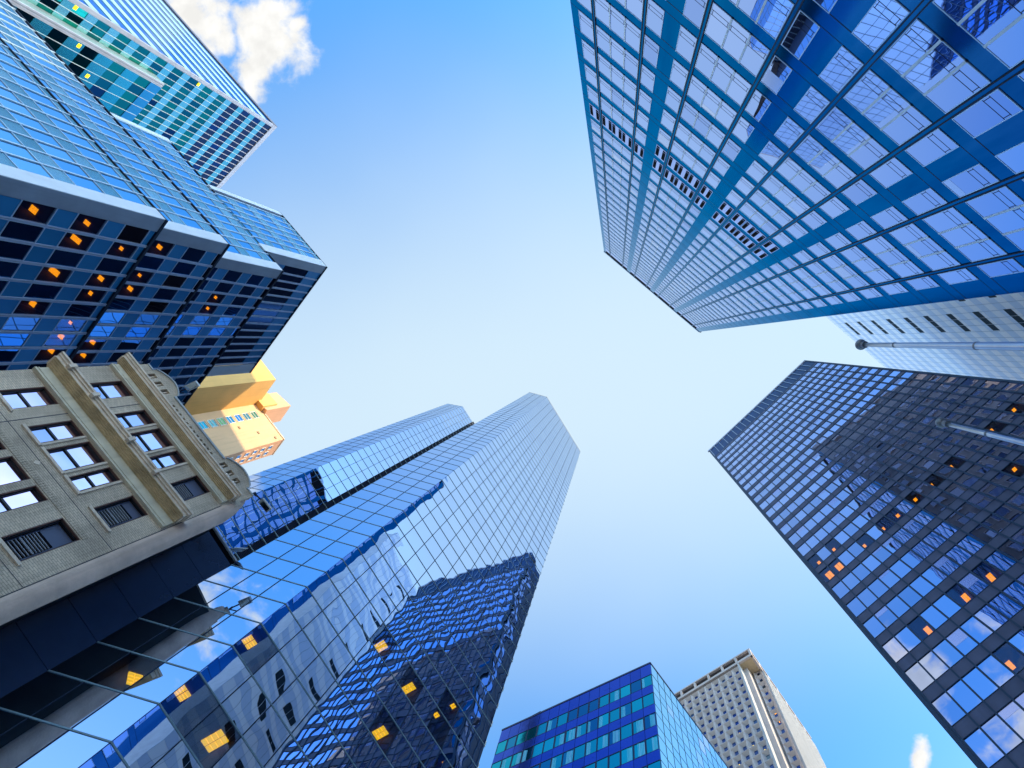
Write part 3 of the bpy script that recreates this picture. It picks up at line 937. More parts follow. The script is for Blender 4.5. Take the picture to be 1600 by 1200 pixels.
# ------------------------------------------------------------------ beige brick house, lower left
def brick_house():
    H = 31.5
    B = Face(P(230, 568.5, H), P(392, 772, H))
    B.k = 0.905
    END = 9.1
    o0 = B.xy(4.5)
    T = thing('brick_house', 'old beige brick house with stained stone cornices and a balustrade, at the lower left', 'building', (o0.x, o0.y, 0))
    # brick laid out along the wall
    bm_, t, b = new_mat('beige_brick')
    c = nd(t, 'ShaderNodeTexCoord')
    sx = nd(t, 'ShaderNodeSeparateXYZ', in_0=c.outputs['Object'])
    uu = mth(t, 'ADD', mth(t, 'MULTIPLY', sx.outputs[0], B.d.x), mth(t, 'MULTIPLY', sx.outputs[1], B.d.y))
    vv = nd(t, 'ShaderNodeCombineXYZ', in_0=uu, in_1=sx.outputs[2]).outputs[0]
    br = nd(t, 'ShaderNodeTexBrick', in_Vector=vv, in_Scale=1.0, in_Color1=(0.70, 0.575, 0.42, 1), in_Color2=(0.58, 0.47, 0.345, 1), in_Mortar=(0.36, 0.30, 0.23, 1))
    br.inputs['Brick Width'].default_value = 0.23
    br.inputs['Row Height'].default_value = 0.082
    br.inputs['Mortar Size'].default_value = 0.009
    br.inputs['Mortar Smooth'].default_value = 0.2
    n = nd(t, 'ShaderNodeTexNoise', in_Vector=c.outputs['Object'], in_Scale=0.6, in_Detail=6.0)
    dirt = nd(t, 'ShaderNodeMapRange', in_0=n.outputs[0], in_1=0.3, in_2=0.7, in_3=0.72, in_4=1.18)
    mp = nd(t, 'ShaderNodeMapping', in_Vector=c.outputs['Object'], in_Scale=(2.2, 2.2, 0.16))
    n3 = nd(t, 'ShaderNodeTexNoise', in_Vector=mp.outputs[0], in_Scale=1.0, in_Detail=6.0, in_Roughness=0.65)
    soot = nd(t, 'ShaderNodeMapRange', in_0=n3.outputs[0], in_1=0.5, in_2=0.75, in_3=1.0, in_4=0.70)
    t.links.new(mix(t, 1.0, mix(t, 1.0, br.outputs[0], dirt.outputs[0], 'MULTIPLY'), soot.outputs[0], 'MULTIPLY'), b.inputs['Base Color'])
    b.inputs['Roughness'].default_value = 0.9
    bp = nd(t, 'ShaderNodeBump', in_Strength=0.6, in_Distance=0.012, in_Height=br.outputs[1])
    bp.invert = True
    t.links.new(bp.outputs[0], b.inputs['Normal'])
    brick = bm_
    stone = paint('grey_green_stone', (0.66, 0.60, 0.45, 1), 0.8, 0.0, 0.14, 1.2, 0.01, 0.35)
    stain = paint('stained_soffit', (0.56, 0.42, 0.24, 1), 0.85, 0.0, 0.3, 1.6, 0.01, 0.4)
    pale = paint('pale_stone', (0.72, 0.60, 0.47, 1), 0.8, 0.0, 0.14, 1.4, 0.01, 0.4)
    jamb = paint('brown_jamb', (0.16, 0.085, 0.07, 1), 0.8, 0.0, 0.2, 2.0)
    black_fr = paint('black_sash', (0.012, 0.012, 0.016, 1), 0.4)
    pane = glass('sash_pane', [(0, (0.80, 0.58, 0.68, 1)), (0.7, (0.92, 0.64, 0.74, 1)), (1, (0.68, 0.52, 0.64, 1))], 0.03, (0.8, 0.012))
    pane_lo = glass('lower_sash_pane', [(0, (0.38, 0.38, 0.52, 1)), (1, (0.78, 0.60, 0.70, 1))], 0.03, (0.8, 0.02))
    slate = paint('slate_panel', (0.10, 0.12, 0.19, 1), 0.4)
    slat = paint('grey_slat', (0.30, 0.32, 0.36, 1), 0.5)
    # openings
    cols = [(0.92, 1.86), (2.72, 3.56), (3.86, 4.96), (5.25, 5.97), (6.80, 7.86)]
    floors = [(26.62, 29.02), (22.76, 25.0 - 0.12), (19.0, 21.45), (15.4, 17.85), (11.8, 14.25), (8.2, 10.65), (4.4, 7.0)]
    ops = []
    for fi, (z0, z1) in enumerate(floors):
        for ci, (a, b_) in enumerate(cols):
            ops.append((a, b_, z0, z1, fi, ci))
    def pierced(us, zs, openings, o0, o1):
        m = MB()
        U = sorted(set(us + [q for o in openings for q in o[:2]]))
        Z = sorted(set(zs + [q for o in openings for q in o[2:4]]))
        for j in range(len(Z) - 1):
            run = None
            for i in range(len(U) - 1):
                cu, cz = (U[i] + U[i + 1]) / 2, (Z[j] + Z[j + 1]) / 2
                hole = any(o[0] < cu < o[1] and o[2] < cz < o[3] for o in openings)
                if hole:
                    if run is not None:
                        B.box(run, U[i], Z[j], Z[j + 1], o0, o1, m)
                    run = None
                elif run is None:
                    run = U[i]
            if run is not None:
                B.box(run, U[-1], Z[j], Z[j + 1], o0, o1, m)
        return m
    w = pierced([0.0, END], [GZ, 30.3], ops, -0.45, 0.0)
    w.prism([B.xy(0, -0.5), B.xy(END, -0.5), B.xy(END, -14), B.xy(0, -14)], 0, 30.2 * B.k + EYE)
    part(w, 'wall', brick, T)
    roof_slab([B.xy(0.3, -0.6), B.xy(END - 0.3, -0.6), B.xy(END - 0.3, -13.8), B.xy(0.3, -13.8)], 30.25 * B.k, T, t=0.2)
    for (a, b_, z0, z1, fi, ci) in ops:
        g = MB()
        B.box(a, a + 0.03, z0, z1, -0.26, -0.012, g, 0)
        B.box(b_ - 0.03, b_, z0, z1, -0.26, -0.012, g, 0)
        B.box(a + 0.03, b_ - 0.03, z1 - 0.03, z1, -0.26, -0.012, g, 0)
        B.frame(a + 0.03, b_ - 0.03, z0, z1 - 0.03, 0.05, -0.22, -0.10, g, 1)
        o = None
        if ci == 4:
            # louvred opening: slate panel, slats low down
            o = part(g, 'window', [jamb, black_fr], T)
            part(B.box(a + 0.10, b_ - 0.10, z0 + 0.07, z1 - 0.10, -0.26, -0.22), 'panel', slate, o)
            l = MB()
            B.box(a + 0.16, b_ - 0.16, z0 + 0.12, z0 + 1.55, -0.219, -0.21, l, 1)
            for q in range(11):
                zz_ = z0 + 0.16 + q * (0.14 if q < 5 else 0.12) 
                B.box(a + 0.16, b_ - 0.16, zz_, zz_ + 0.028, -0.21, -0.16, l, 0)
            part(l, 'louver', [slat, black], o)
        else:
            mid = z0 + (z1 - z0) * 0.47
            B.box(a + 0.08, b_ - 0.08, mid - 0.045, mid + 0.045, -0.25, -0.15, g, 1)
            o = part(g, 'window', [jamb, black_fr], T)
            part(B.box(a + 0.08, b_ - 0.08, z0 + 0.07, mid - 0.045, -0.24, -0.20), 'pane', pane_lo, o)
            part(B.box(a + 0.08, b_ - 0.08, mid + 0.045, z1 - 0.08, -0.22, -0.18), 'pane', pane, o)
        part(B.box(a - 0.10, b_ + 0.10, z0 - 0.13, z0, -0.05, 0.07), 'sill', pale, o)
        if fi in (0, 1) and ci in (1, 2, 3):
            part(B.box(b_ + 0.04, b_ + 0.12, z0, z1, 0.0, 0.05), 'reveal_strip', pale, o)
    # blind side wall towards the annex, tarred dark
    p0, p1 = B.xy(END, -0.62), B.xy(END, -14)
    part(MB().prism([p0, p1, p1 + B.d * 0.05, p0 + B.d * 0.05], 0.1, 30.0 * B.k + EYE), 'side_wall', paint('tarred_wall', (0.012, 0.024, 0.032, 1), 0.6, 0.0, 0.3, 0.6, spec=0.2), T)
    # soldier courses and joints
    m = MB()
    for u in (2.36, 8.72, 8.84):
        B.box(u, u + 0.028, GZ, 29.0, 0.0, 0.006, m)
    for z in (18.55, 22.25):
        B.box(0.0, 8.7, z, z + 0.02, 0.0, 0.006, m)
    part(m, 'joint', joint, T)
    for z in (21.5, 17.9):
        m = MB()
        for i in range(52):
            u = 2.45 + i * 0.105
            if u < 8.6:
                B.box(u, u + 0.085, z, z + 0.26, 0.0, 0.022, m)
        part(m, 'soldier_course', brick, T)
    part(MB().hexa([B.pt(4.35, 21.95, 0.0), B.pt(4.47, 22.1, 0.0), B.pt(4.35, 22.25, 0.0), B.pt(4.23, 22.1, 0.0),
                    B.pt(4.35, 21.95, 0.02), B.pt(4.47, 22.1, 0.02), B.pt(4.35, 22.25, 0.02), B.pt(4.23, 22.1, 0.02)]), 'diamond', pale, T)
    # two cornices
    def cornice(zf, zs, zt, proj_, u0, u1, blocks):
        fz = B.box(u0, u1, zf, zs, 0.0, 0.10)
        B.box(u0 - 0.02, u1, zf - 0.05, zf + 0.05, 0.0, 0.16, fz)
        B.box(u0 - 0.02, u1, zf + 0.14, zf + 0.2, 0.0, 0.13, fz)
        part(fz, 'frieze', stone, T)
        sf = MB()
        st = 5
        for i in range(st):
            B.box(u0 - 0.05 - 0.04 * i, u1, zs + i * 0.035, zs + (i + 1) * 0.035, 0.0, 0.12 + (proj_ - 0.16) * (i + 1) / st, sf)
        part(sf, 'soffit', stain, T)
        z = zs + st * 0.035
        f = MB()
        B.box(u0 - 0.3, u1 + 0.05, z, z + (zt - z) * 0.5, 0.0, proj_ - 0.10, f)
        B.box(u0 - 0.36, u1 + 0.1, z + (zt - z) * 0.5, z + (zt - z) * 0.75, 0.0, proj_ - 0.03, f)
        B.box(u0 - 0.42, u1 + 0.15, z + (zt - z) * 0.75, zt, 0.0, proj_ + 0.05, f)
        for u in blocks:
            B.box(u, u + 0.16, z + 0.1, zt + 0.06, proj_ - 0.1, proj_ + 0.10, f)
        part(f, 'cornice', pale, T)
    cornice(24.98, 25.62, 26.25, 0.62, 0.0, 8.62, (0.3, 1.9, 4.4, 6.2))
    cornice(29.06, 29.52, 30.15, 0.48, 0.0, 8.62, ())
    for u in (0.55, 1.7, 6.15, 7.6):
        m = MB()
        tube(B.pt(u, 29.22, 0.10), B.pt(u, 29.22, 0.13), 0.1, 0.1, 14, m)
        part(m, 'medallion', stone, T)
    # balustrade
    big = [(0.62, 0.92), (1.14, 1.44), (1.66, 1.96), (6.55, 6.87), (7.10, 7.42), (7.62, 7.94)]
    small = [(2.66 + i * 0.285, 2.66 + i * 0.285 + 0.15) for i in range(12)]
    holes = [(a, b_, 30.62, 31.5) for a, b_ in big] + [(a, b_, 30.68, 31.14) for a, b_ in small]
    part(pierced([0.0, 8.9], [30.15, 31.52], holes, -0.32, -0.02), 'parapet', brick, T)
    m = MB()
    for a, b_ in big:
        c_ = (a + b_) / 2
        B.box(c_ - 0.035, c_ + 0.035, 30.62, 31.5, -0.24, -0.12, m)
        B.box(c_ - 0.15, c_ + 0.15, 31.02, 31.1, -0.22, -0.14, m)
    part(m, 'baluster', pale, T)
    m = MB()
    B.box(2.2, 6.38, 31.52, 31.66, -0.38, 0.05, m)
    B.box(0.0, 0.4, 31.52, 31.62, -0.38, 0.03, m)
    B.box(8.35, 8.9, 31.52, 31.62, -0.38, 0.03, m)
    for ua, ub in ((0.4, 2.2), (6.38, 8.35)):
        n_ = 14
        up = [(ua + (ub - ua) * i / n_, 31.78 + 0.52 * math.sin(math.pi * i / n_) ** 0.8) for i in range(n_ + 1)]
        ring = MB()
        for i in range(n_):
            (a, za), (b_, zb) = up[i], up[i + 1]
            ring.hexa([B.pt(a, 31.52, -0.3), B.pt(b_, 31.52, -0.3), B.pt(b_, 31.52, -0.02), B.pt(a, 31.52, -0.02),
                       B.pt(a, za, -0.3), B.pt(b_, zb, -0.3), B.pt(b_, zb, -0.02), B.pt(a, za, -0.02)])
            m.hexa([B.pt(a, za, -0.36), B.pt(b_, zb, -0.36), B.pt(b_, zb, 0.05), B.pt(a, za, 0.05),
                    B.pt(a, za + 0.09, -0.36), B.pt(b_, zb + 0.09, -0.36), B.pt(b_, zb + 0.09, 0.05), B.pt(a, za + 0.09, 0.05)])
        part(ring, 'gable', brick, T)
    part(m, 'coping', paint('grey_coping', (0.36, 0.40, 0.42, 1), 0.6), T)
    # rounded corner roll on the right
    m = MB()
    x0 = B.xy(END - 0.10, -0.40)
    n_, r = 24, 0.42
    zs = [0] + [q * B.k + EYE for q in (29.0, 30.0, 31.0, 31.5)]
    rs = [r, r, r * 0.85, r * 0.55, r * 0.3]
    for k in range(len(zs)):
        for i in range(n_):
            a = 2 * math.pi * i / n_
            p = x0 + (B.d * math.cos(a) + B.n * math.sin(a)) * rs[k] - B.d * (r - rs[k])
            m.v.append((p.x, p.y, zs[k]))
    for k in range(len(zs) - 1):
        for i in range(n_):
            j = (i + 1) % n_
            m.f.append((k * n_ + i, k * n_ + j, (k + 1) * n_ + j, (k + 1) * n_ + i))
            m.mi.append(0)
    m.f.append(tuple(range((len(zs) - 1) * n_, len(zs) * n_)))
    m.mi.append(0)
    part(m, 'corner_roll', paint('render_roll', (0.66, 0.50, 0.40, 1), 0.75, 0.0, 0.22, 0.9, 0.01, 0.5), T, smooth=True)
    return B
B_FACE = brick_house()

# ------------------------------------------------------------------ teal tower behind, upper left
def teal_tower():
    H = 110
    Dk = Face(P(432, 198, H), P(340, 297, H))
    L = Face(P(432, 198, H), P(257, 0, H))
    T = thing('teal_tower', 'teal glass tower at the top left with green window ribbons, behind the stepped tower', 'tower', (-60.0, -38.0, 0))
    core = paint('teal_core', (0.20, 0.34, 0.42, 1), 0.5)
    band = glass('teal_spandrel', [(0, (0.34, 0.76, 0.66, 1)), (0.6, (0.40, 0.80, 0.72, 1)), (1, (0.22, 0.70, 0.64, 1))], 0.25, None)
    win = glass('green_pane', [(0, (0.01, 0.24, 0.19, 1)), (0.3, (0.01, 0.32, 0.22, 1)), (0.52, (0.01, 0.17, 0.18, 1)), (0.66, (0.015, 0.28, 0.22, 1)), (0.92, (0.01, 0.06, 0.12, 1)), (0.97, (0.05, 0.07, 0.08, 1))], 0.03, (0.4, 0.01), interp='CONSTANT')
    wtop = glass('dim_pane', [(0, (0.07, 0.08, 0.12, 1)), (0.7, (0.09, 0.08, 0.12, 1)), (1, (0.02, 0.08, 0.2, 1))], 0.05, None)
    fin = paint('lilac_fin', (0.46, 0.55, 0.70, 1), 0.5)
    Ld, Ll = 40.0, 50.0
    low = 83.8
    plan = [Dk.S, L.xy(Ll), L.xy(Ll) + Dk.d * Ld, Dk.xy(Ld)]
    inner = [Dk.S - L.n * 0.15 - Dk.n * 0.15, L.xy(Ll, -0.15), L.xy(Ll, -0.15) + Dk.d * Ld, Dk.xy(Ld, -0.15)]
    part(MB().prism(inner, 0, H + EYE - 0.1), 'wall', core, T)
    roof_slab(inner, H - 0.05, T, t=0.1)
    pw, ps, pt_, bars = [], [], [], []
    pitch = 3.15
    k = 0
    z = H - 1.0
    while z > 20:
        z0 = z - 1.75
        for i in range(int(Ld / 0.93)):
            u0, u1 = 0.5 + i * 0.93, 0.5 + (i + 1) * 0.93
            (pt_ if z > 98 else pw).append(Dk.box(u0 + 0.03, u1 - 0.03, z0, z, -0.12, -0.04))
            ps.append(Dk.box(u0 + 0.02, u1 - 0.02, z0 - (pitch - 1.75) + 0.02, z0 - 0.02, -0.12, 0.0))
        z -= pitch
    for i in range(int(Ld / 0.93) + 1):
        u = 0.5 + i * 0.93
        bars.append(Dk.box(u - 0.03, u + 0.03, 0, H - 0.4, -0.1, 0.06))
    emit(T, 'window', pw, win)
    emit(T, 'window', pt_, wtop)
    emit(T, 'spandrel_panel', ps, band)
    emit(T, 'mullion', bars, fin)
    part(Dk.box(-0.05, Ld, H - 0.95, H + 0.1, -0.1, 0.08), 'coping', fin, T)
    part(Dk.box(-0.05, 0.45, 0, H, -0.1, 0.07), 'corner_strip', fin, T)
    # lower block standing out on the left half
    lo_o = 1.6
    part(MB().prism([Dk.xy(2.9, -0.1), Dk.xy(2.9, lo_o - 0.12), Dk.xy(Ld, lo_o - 0.12), Dk.xy(Ld, -0.1)], 0, low + EYE), 'lower_wall', core, T)
    pw, ps, bars = [], [], []
    z = low - 2.0
    while z > 20:
        z0 = z - 1.9
        for i in range(int((Ld - 3.6) / 1.3)):
            u0, u1 = 3.5 + i * 1.3, 3.5 + (i + 1) * 1.3
            pw.append(Dk.box(u0 + 0.03, u1 - 0.03, z0, z, lo_o - 0.12, lo_o - 0.04))
            ps.append(Dk.box(u0 + 0.02, u1 - 0.02, z0 - 2.2, z0 - 0.02, lo_o - 0.12, lo_o))
        z -= 4.1
    for i in range(int((Ld - 3.6) / 1.3) + 1):
        u = 3.5 + i * 1.3
        bars.append(Dk.box(u - 0.025, u + 0.025, 0, low - 0.1, lo_o - 0.1, lo_o + 0.05))
    emit(T, 'window', pw, win)
    emit(T, 'spandrel_panel', ps, glass('deep_teal_spandrel', [(0, (0.06, 0.56, 0.58, 1)), (1, (0.12, 0.64, 0.64, 1))], 0.25, None))
    emit(T, 'mullion', bars, fin)
    part(Dk.box(3.5, Ld, low - 1.9, low, lo_o - 0.12, lo_o), 'parapet', glass('parapet_panel', [(0, (0.08, 0.46, 0.62, 1)), (1, (0.1, 0.5, 0.66, 1))], 0.3, None), T)
    for u in (2.9, 3.2):
        part(Dk.box(u, u + 0.22, 0, low, 0.0, lo_o), 'edge_fin', fin, T)
    # light side: bright ribbons
    pb, pg, dk = [], [], []
    z = H - 1.0
    wl = glass('bright_ribbon', [(0, (0.06, 0.36, 0.78, 1)), (1, (0.09, 0.44, 0.85, 1))], 0.08, (0.4, 0.01))
    while z > 30:
        for i in range(int(Ll / 4)):
            pb.append(L.box(0.5 + i * 4, 4.45 + i * 4, z - 1.75, z, -0.12, -0.03))
        pg.append(L.box(0.4, Ll, z - pitch + 0.02, z - 1.78, -0.12, 0.03))
        dk.append(L.box(0.4, Ll, z - 1.84, z - 1.76, 0.0, 0.035))  # thin dark strip along the top edge of each band
        z -= pitch
    emit(T, 'window', pb, wl)
    emit(T, 'spandrel_band', pg, paint('pale_band', (0.24, 0.46, 0.56, 1), 0.5))
    emit(T, 'band_dark_strip', dk, joint)
    part(L.box(-0.05, Ll, H - 1.0, H + 0.1, -0.1, 0.12), 'coping', paint('dark_coping', (0.10, 0.12, 0.17, 1), 0.5), T)
    for (x, y) in ((118, 12), (310, 132), (108, 55), (122, 103)):
        u, zz_ = Dk.uz(x, y, lo_o)
        fixture(Dk, x, y, 0.5, 0.4, 0.0 if u < 3 or zz_ > low else lo_o, T, yellow, (2, 1))
teal_tower()

# ------------------------------------------------------------------ orange stucco building, left
def orange_house():
    H = 107
    J = Face(P(402, 631, H), P(444, 686, H))
    Q = Face(P(444, 686, H), P(426, 710, H))
    stucco = paint('orange_stucco', (0.78, 0.54, 0.32, 1), 0.85, 0.0, 0.07, 0.25, 0.01, 0.22)
    stucco2 = paint('peach_stucco', (0.80, 0.46, 0.27, 1), 0.85, 0.0, 0.07, 0.25, 0.0, 0.2)
    bounce_gold = paint('bounce_lit_stucco', (0.80, 0.50, 0.17, 1), 0.85, 0.0, 0.07, 0.25, 0.0, 0.2)  # same stucco base, with golden bounced light put into its colour
    T = thing('stucco_building', 'orange stucco building with rooftop boxes, half sunlit, between the stepped tower and brick house', 'building', (-62, 12, 0))
    d = J.d
    plan = [J.xy(-14), J.xy(J.L), Q.xy(Q.L), Q.xy(Q.L) - d * (J.L + 14)]
    part(MB().prism([J.xy(-14), J.xy(J.L), J.xy(J.L, -0.02) + Q.d * Q.L, J.xy(-14) + Q.d * Q.L], 0, H + EYE), 'wall', stucco, T)
    roof_slab([J.xy(-13.5, -0.4), J.xy(J.L - 0.5, -0.4), J.xy(J.L - 0.5, -3), J.xy(-13.5, -3)], H, T, t=0.1)
    part(Q.box(0.02, Q.L - 0.02, 0, H - 0.02, 0.0, 0.03), 'end_wall', stucco2, T)
    # projecting wing
    wp = [P(402, 631, H), P(429, 593.5, H), P(420.5, 583.5, H), P(400, 572, H)]
    wing = [J.xy(0.05, -1.0), J.xy(0.0), wp[1], wp[1] - d * 8.0, J.xy(-9.5, -1)]
    part(MB().prism(wing, 0, H + 0.5 + EYE), 'wing', bounce_gold, T)
    step = [wp[1] - d * 2.2, wp[1] - d * 2.2 - J.n * 2.0, wp[1] - d * 9 - J.n * 2.0, wp[1] - d * 9]
    # rooftop boxes
    a0, a1 = P(433, 614, 111), P(401 + 32.5, 631, 111)
    pa = [P(240 + x / 6.667, 520 + y / 6.667, 111) for x, y in ((1190, 625), (1290, 740), (1240, 850))]
    pa.append(pa[0] + pa[2] - pa[1])
    part(MB().prism(pa, H - 0.6 + EYE, 111 + EYE), 'roof_box', bounce_gold, T)
    pb = [P(240 + x / 6.667, 520 + y / 6.667, 115) for x, y in ((1280, 620), (1430, 760), (1320, 920))]
    pb.append(pb[0] + pb[2] - pb[1])
    part(MB().prism(pb, H - 0.2 + EYE, 115 + EYE), 'roof_box', stucco2, T)
    # roof edge caps, joints, vents and a duct
    cap = paint('stucco_cap', (0.66, 0.52, 0.38, 1), 0.8)
    part(J.box(-0.2, J.L + 0.1, H - 0.28, H + 0.06, 0.0, 0.10), 'parapet_cap', cap, T)
    part(Q.box(0.05, Q.L + 0.05, H - 0.28, H + 0.06, 0.03, 0.12), 'parapet_cap', cap, T)
    jm = paint('stucco_joint', (0.34, 0.24, 0.15, 1), 0.9)
    for u, zz_ in ((5.2, 101.2), (3.5, 97.5), (6.9, 104.6)):
        part(J.box(u, u + 0.5, zz_, zz_ + 0.4, 0.0, 0.08), 'vent', jm, T)
    # window column on the long wall
    whitef = paint('white_window_frame', (0.75, 0.76, 0.74, 1), 0.5)
    gp = glass('stucco_pane', [(0, (0.05, 0.42, 0.36, 1)), (0.5, (0.10, 0.42, 0.62, 1)), (1, (0.45, 0.48, 0.12, 1))], 0.1, None)
    for i in range(7):
        z0 = 89.4 + i * 2.28
        f = J.frame(1.35, 2.75, z0, z0 + 1.6, 0.10, 0.0, 0.08)
        J.box(1.45, 2.65, z0 + 0.72, z0 + 0.82, 0.0, 0.07, f)
        o = part(f, 'window', whitef, T)
        part(J.box(1.45, 2.65, z0 + 0.1, z0 + 1.5, 0.0, 0.04), 'pane', gp, o)
        part(J.box(1.38, 2.72, z0 + 1.62, z0 + 1.86, 0.0, 0.03), 'lintel_strip', paint('brown_strip', (0.18, 0.12, 0.10, 1), 0.7), o)
    for j in range(2):
        for i in range(9):
            z0 = 104.1 - i * 2.3
            u0 = 0.75 + j * 1.4
            f = Q.frame(u0, u0 + 0.85, z0 - 1.2, z0, 0.08, 0.03, 0.12)
            o = part(f, 'window', whitef, T)
            part(Q.box(u0 + 0.08, u0 + 0.77, z0 - 1.1, z0 - 0.08, 0.03, 0.06), 'pane', glass('end_pane', [(0, (0.4, 0.5, 0.6, 1)), (1, (0.7, 0.75, 0.8, 1))], 0.1, None), o)
orange_house()

# ------------------------------------------------------------------ white slotted tower behind the blue one, right
def white_tower():
    H = 181
    G = Face(P(1290, 494.5, H), P(1387, 578, H))
    o0 = G.xy(10)
    T = thing('white_tower', 'white panelled tower with dark window slots, seen between the blue and the dark tower', 'tower', (o0.x, o0.y, 0))
    U0, U1 = -10.0, 62.0
    wallm = paint('white_tower_core', (0.45, 0.5, 0.56, 1), 0.6)
    part(MB().prism(quad_plan(G, 30, U0, U1, 0.1), 0, H + EYE - 0.1), 'wall', wallm, T)
    roof_slab(quad_plan(G, 30, U0, U1, 0.1), H - 0.05, T, t=0.1)
    pa = paint('white_panel', (0.84, 0.85, 0.88, 1), 0.4, 0.0, 0.03, 0.3)
    pb = paint('pale_blue_panel', (0.56, 0.65, 0.80, 1), 0.35, 0.0, 0.05, 0.3)
    slot = paint('slot_pane', (0.008, 0.02, 0.03, 1), 0.5, 0.0, 0.4, 1.2, spec=0.05)
    A_, B_, S_, J_ = [], [], [], []
    z = 173.11 + 0.6
    k = 0
    rows = []
    z = H - 0.1
    while z > 0:
        rows.append(z)
        z -= 2.16
    w = 1.65
    for k, z in enumerate(rows):
        lst = B_ if k % 2 else A_
        i = 0
        u = U0
        while u < U1 - 0.1:
            u1 = min(u + w * 2, U1)
            lst.append(G.box(u + 0.015, u1 - 0.015, z - 2.145, z - 0.015, -0.1, 0.0))
            u += w * 2
    z = 173.1
    while z > 4:
        for u0 in ((3.05,) if z > 118 else (3.05, -4.6)):
            for i in range(3):
                S_.append(G.box(u0 + i * w + 0.05, u0 + (i + 1) * w - 0.05, z - 1.85, z, 0.0, 0.03))
        z -= 8.64
    u = U0
    while u < U1:
        J_.append(G.box(u - 0.03, u + 0.03, 0, H - 0.2, -0.1, 0.02))
        u += w
    emit(T, 'wall_panel', A_, pa)
    emit(T, 'wall_panel', B_, pb)
    emit(T, 'window_slot', S_, slot)
    emit(T, 'joint_strip', J_, paint('joint_grey', (0.34, 0.42, 0.52, 1), 0.5))
white_tower()

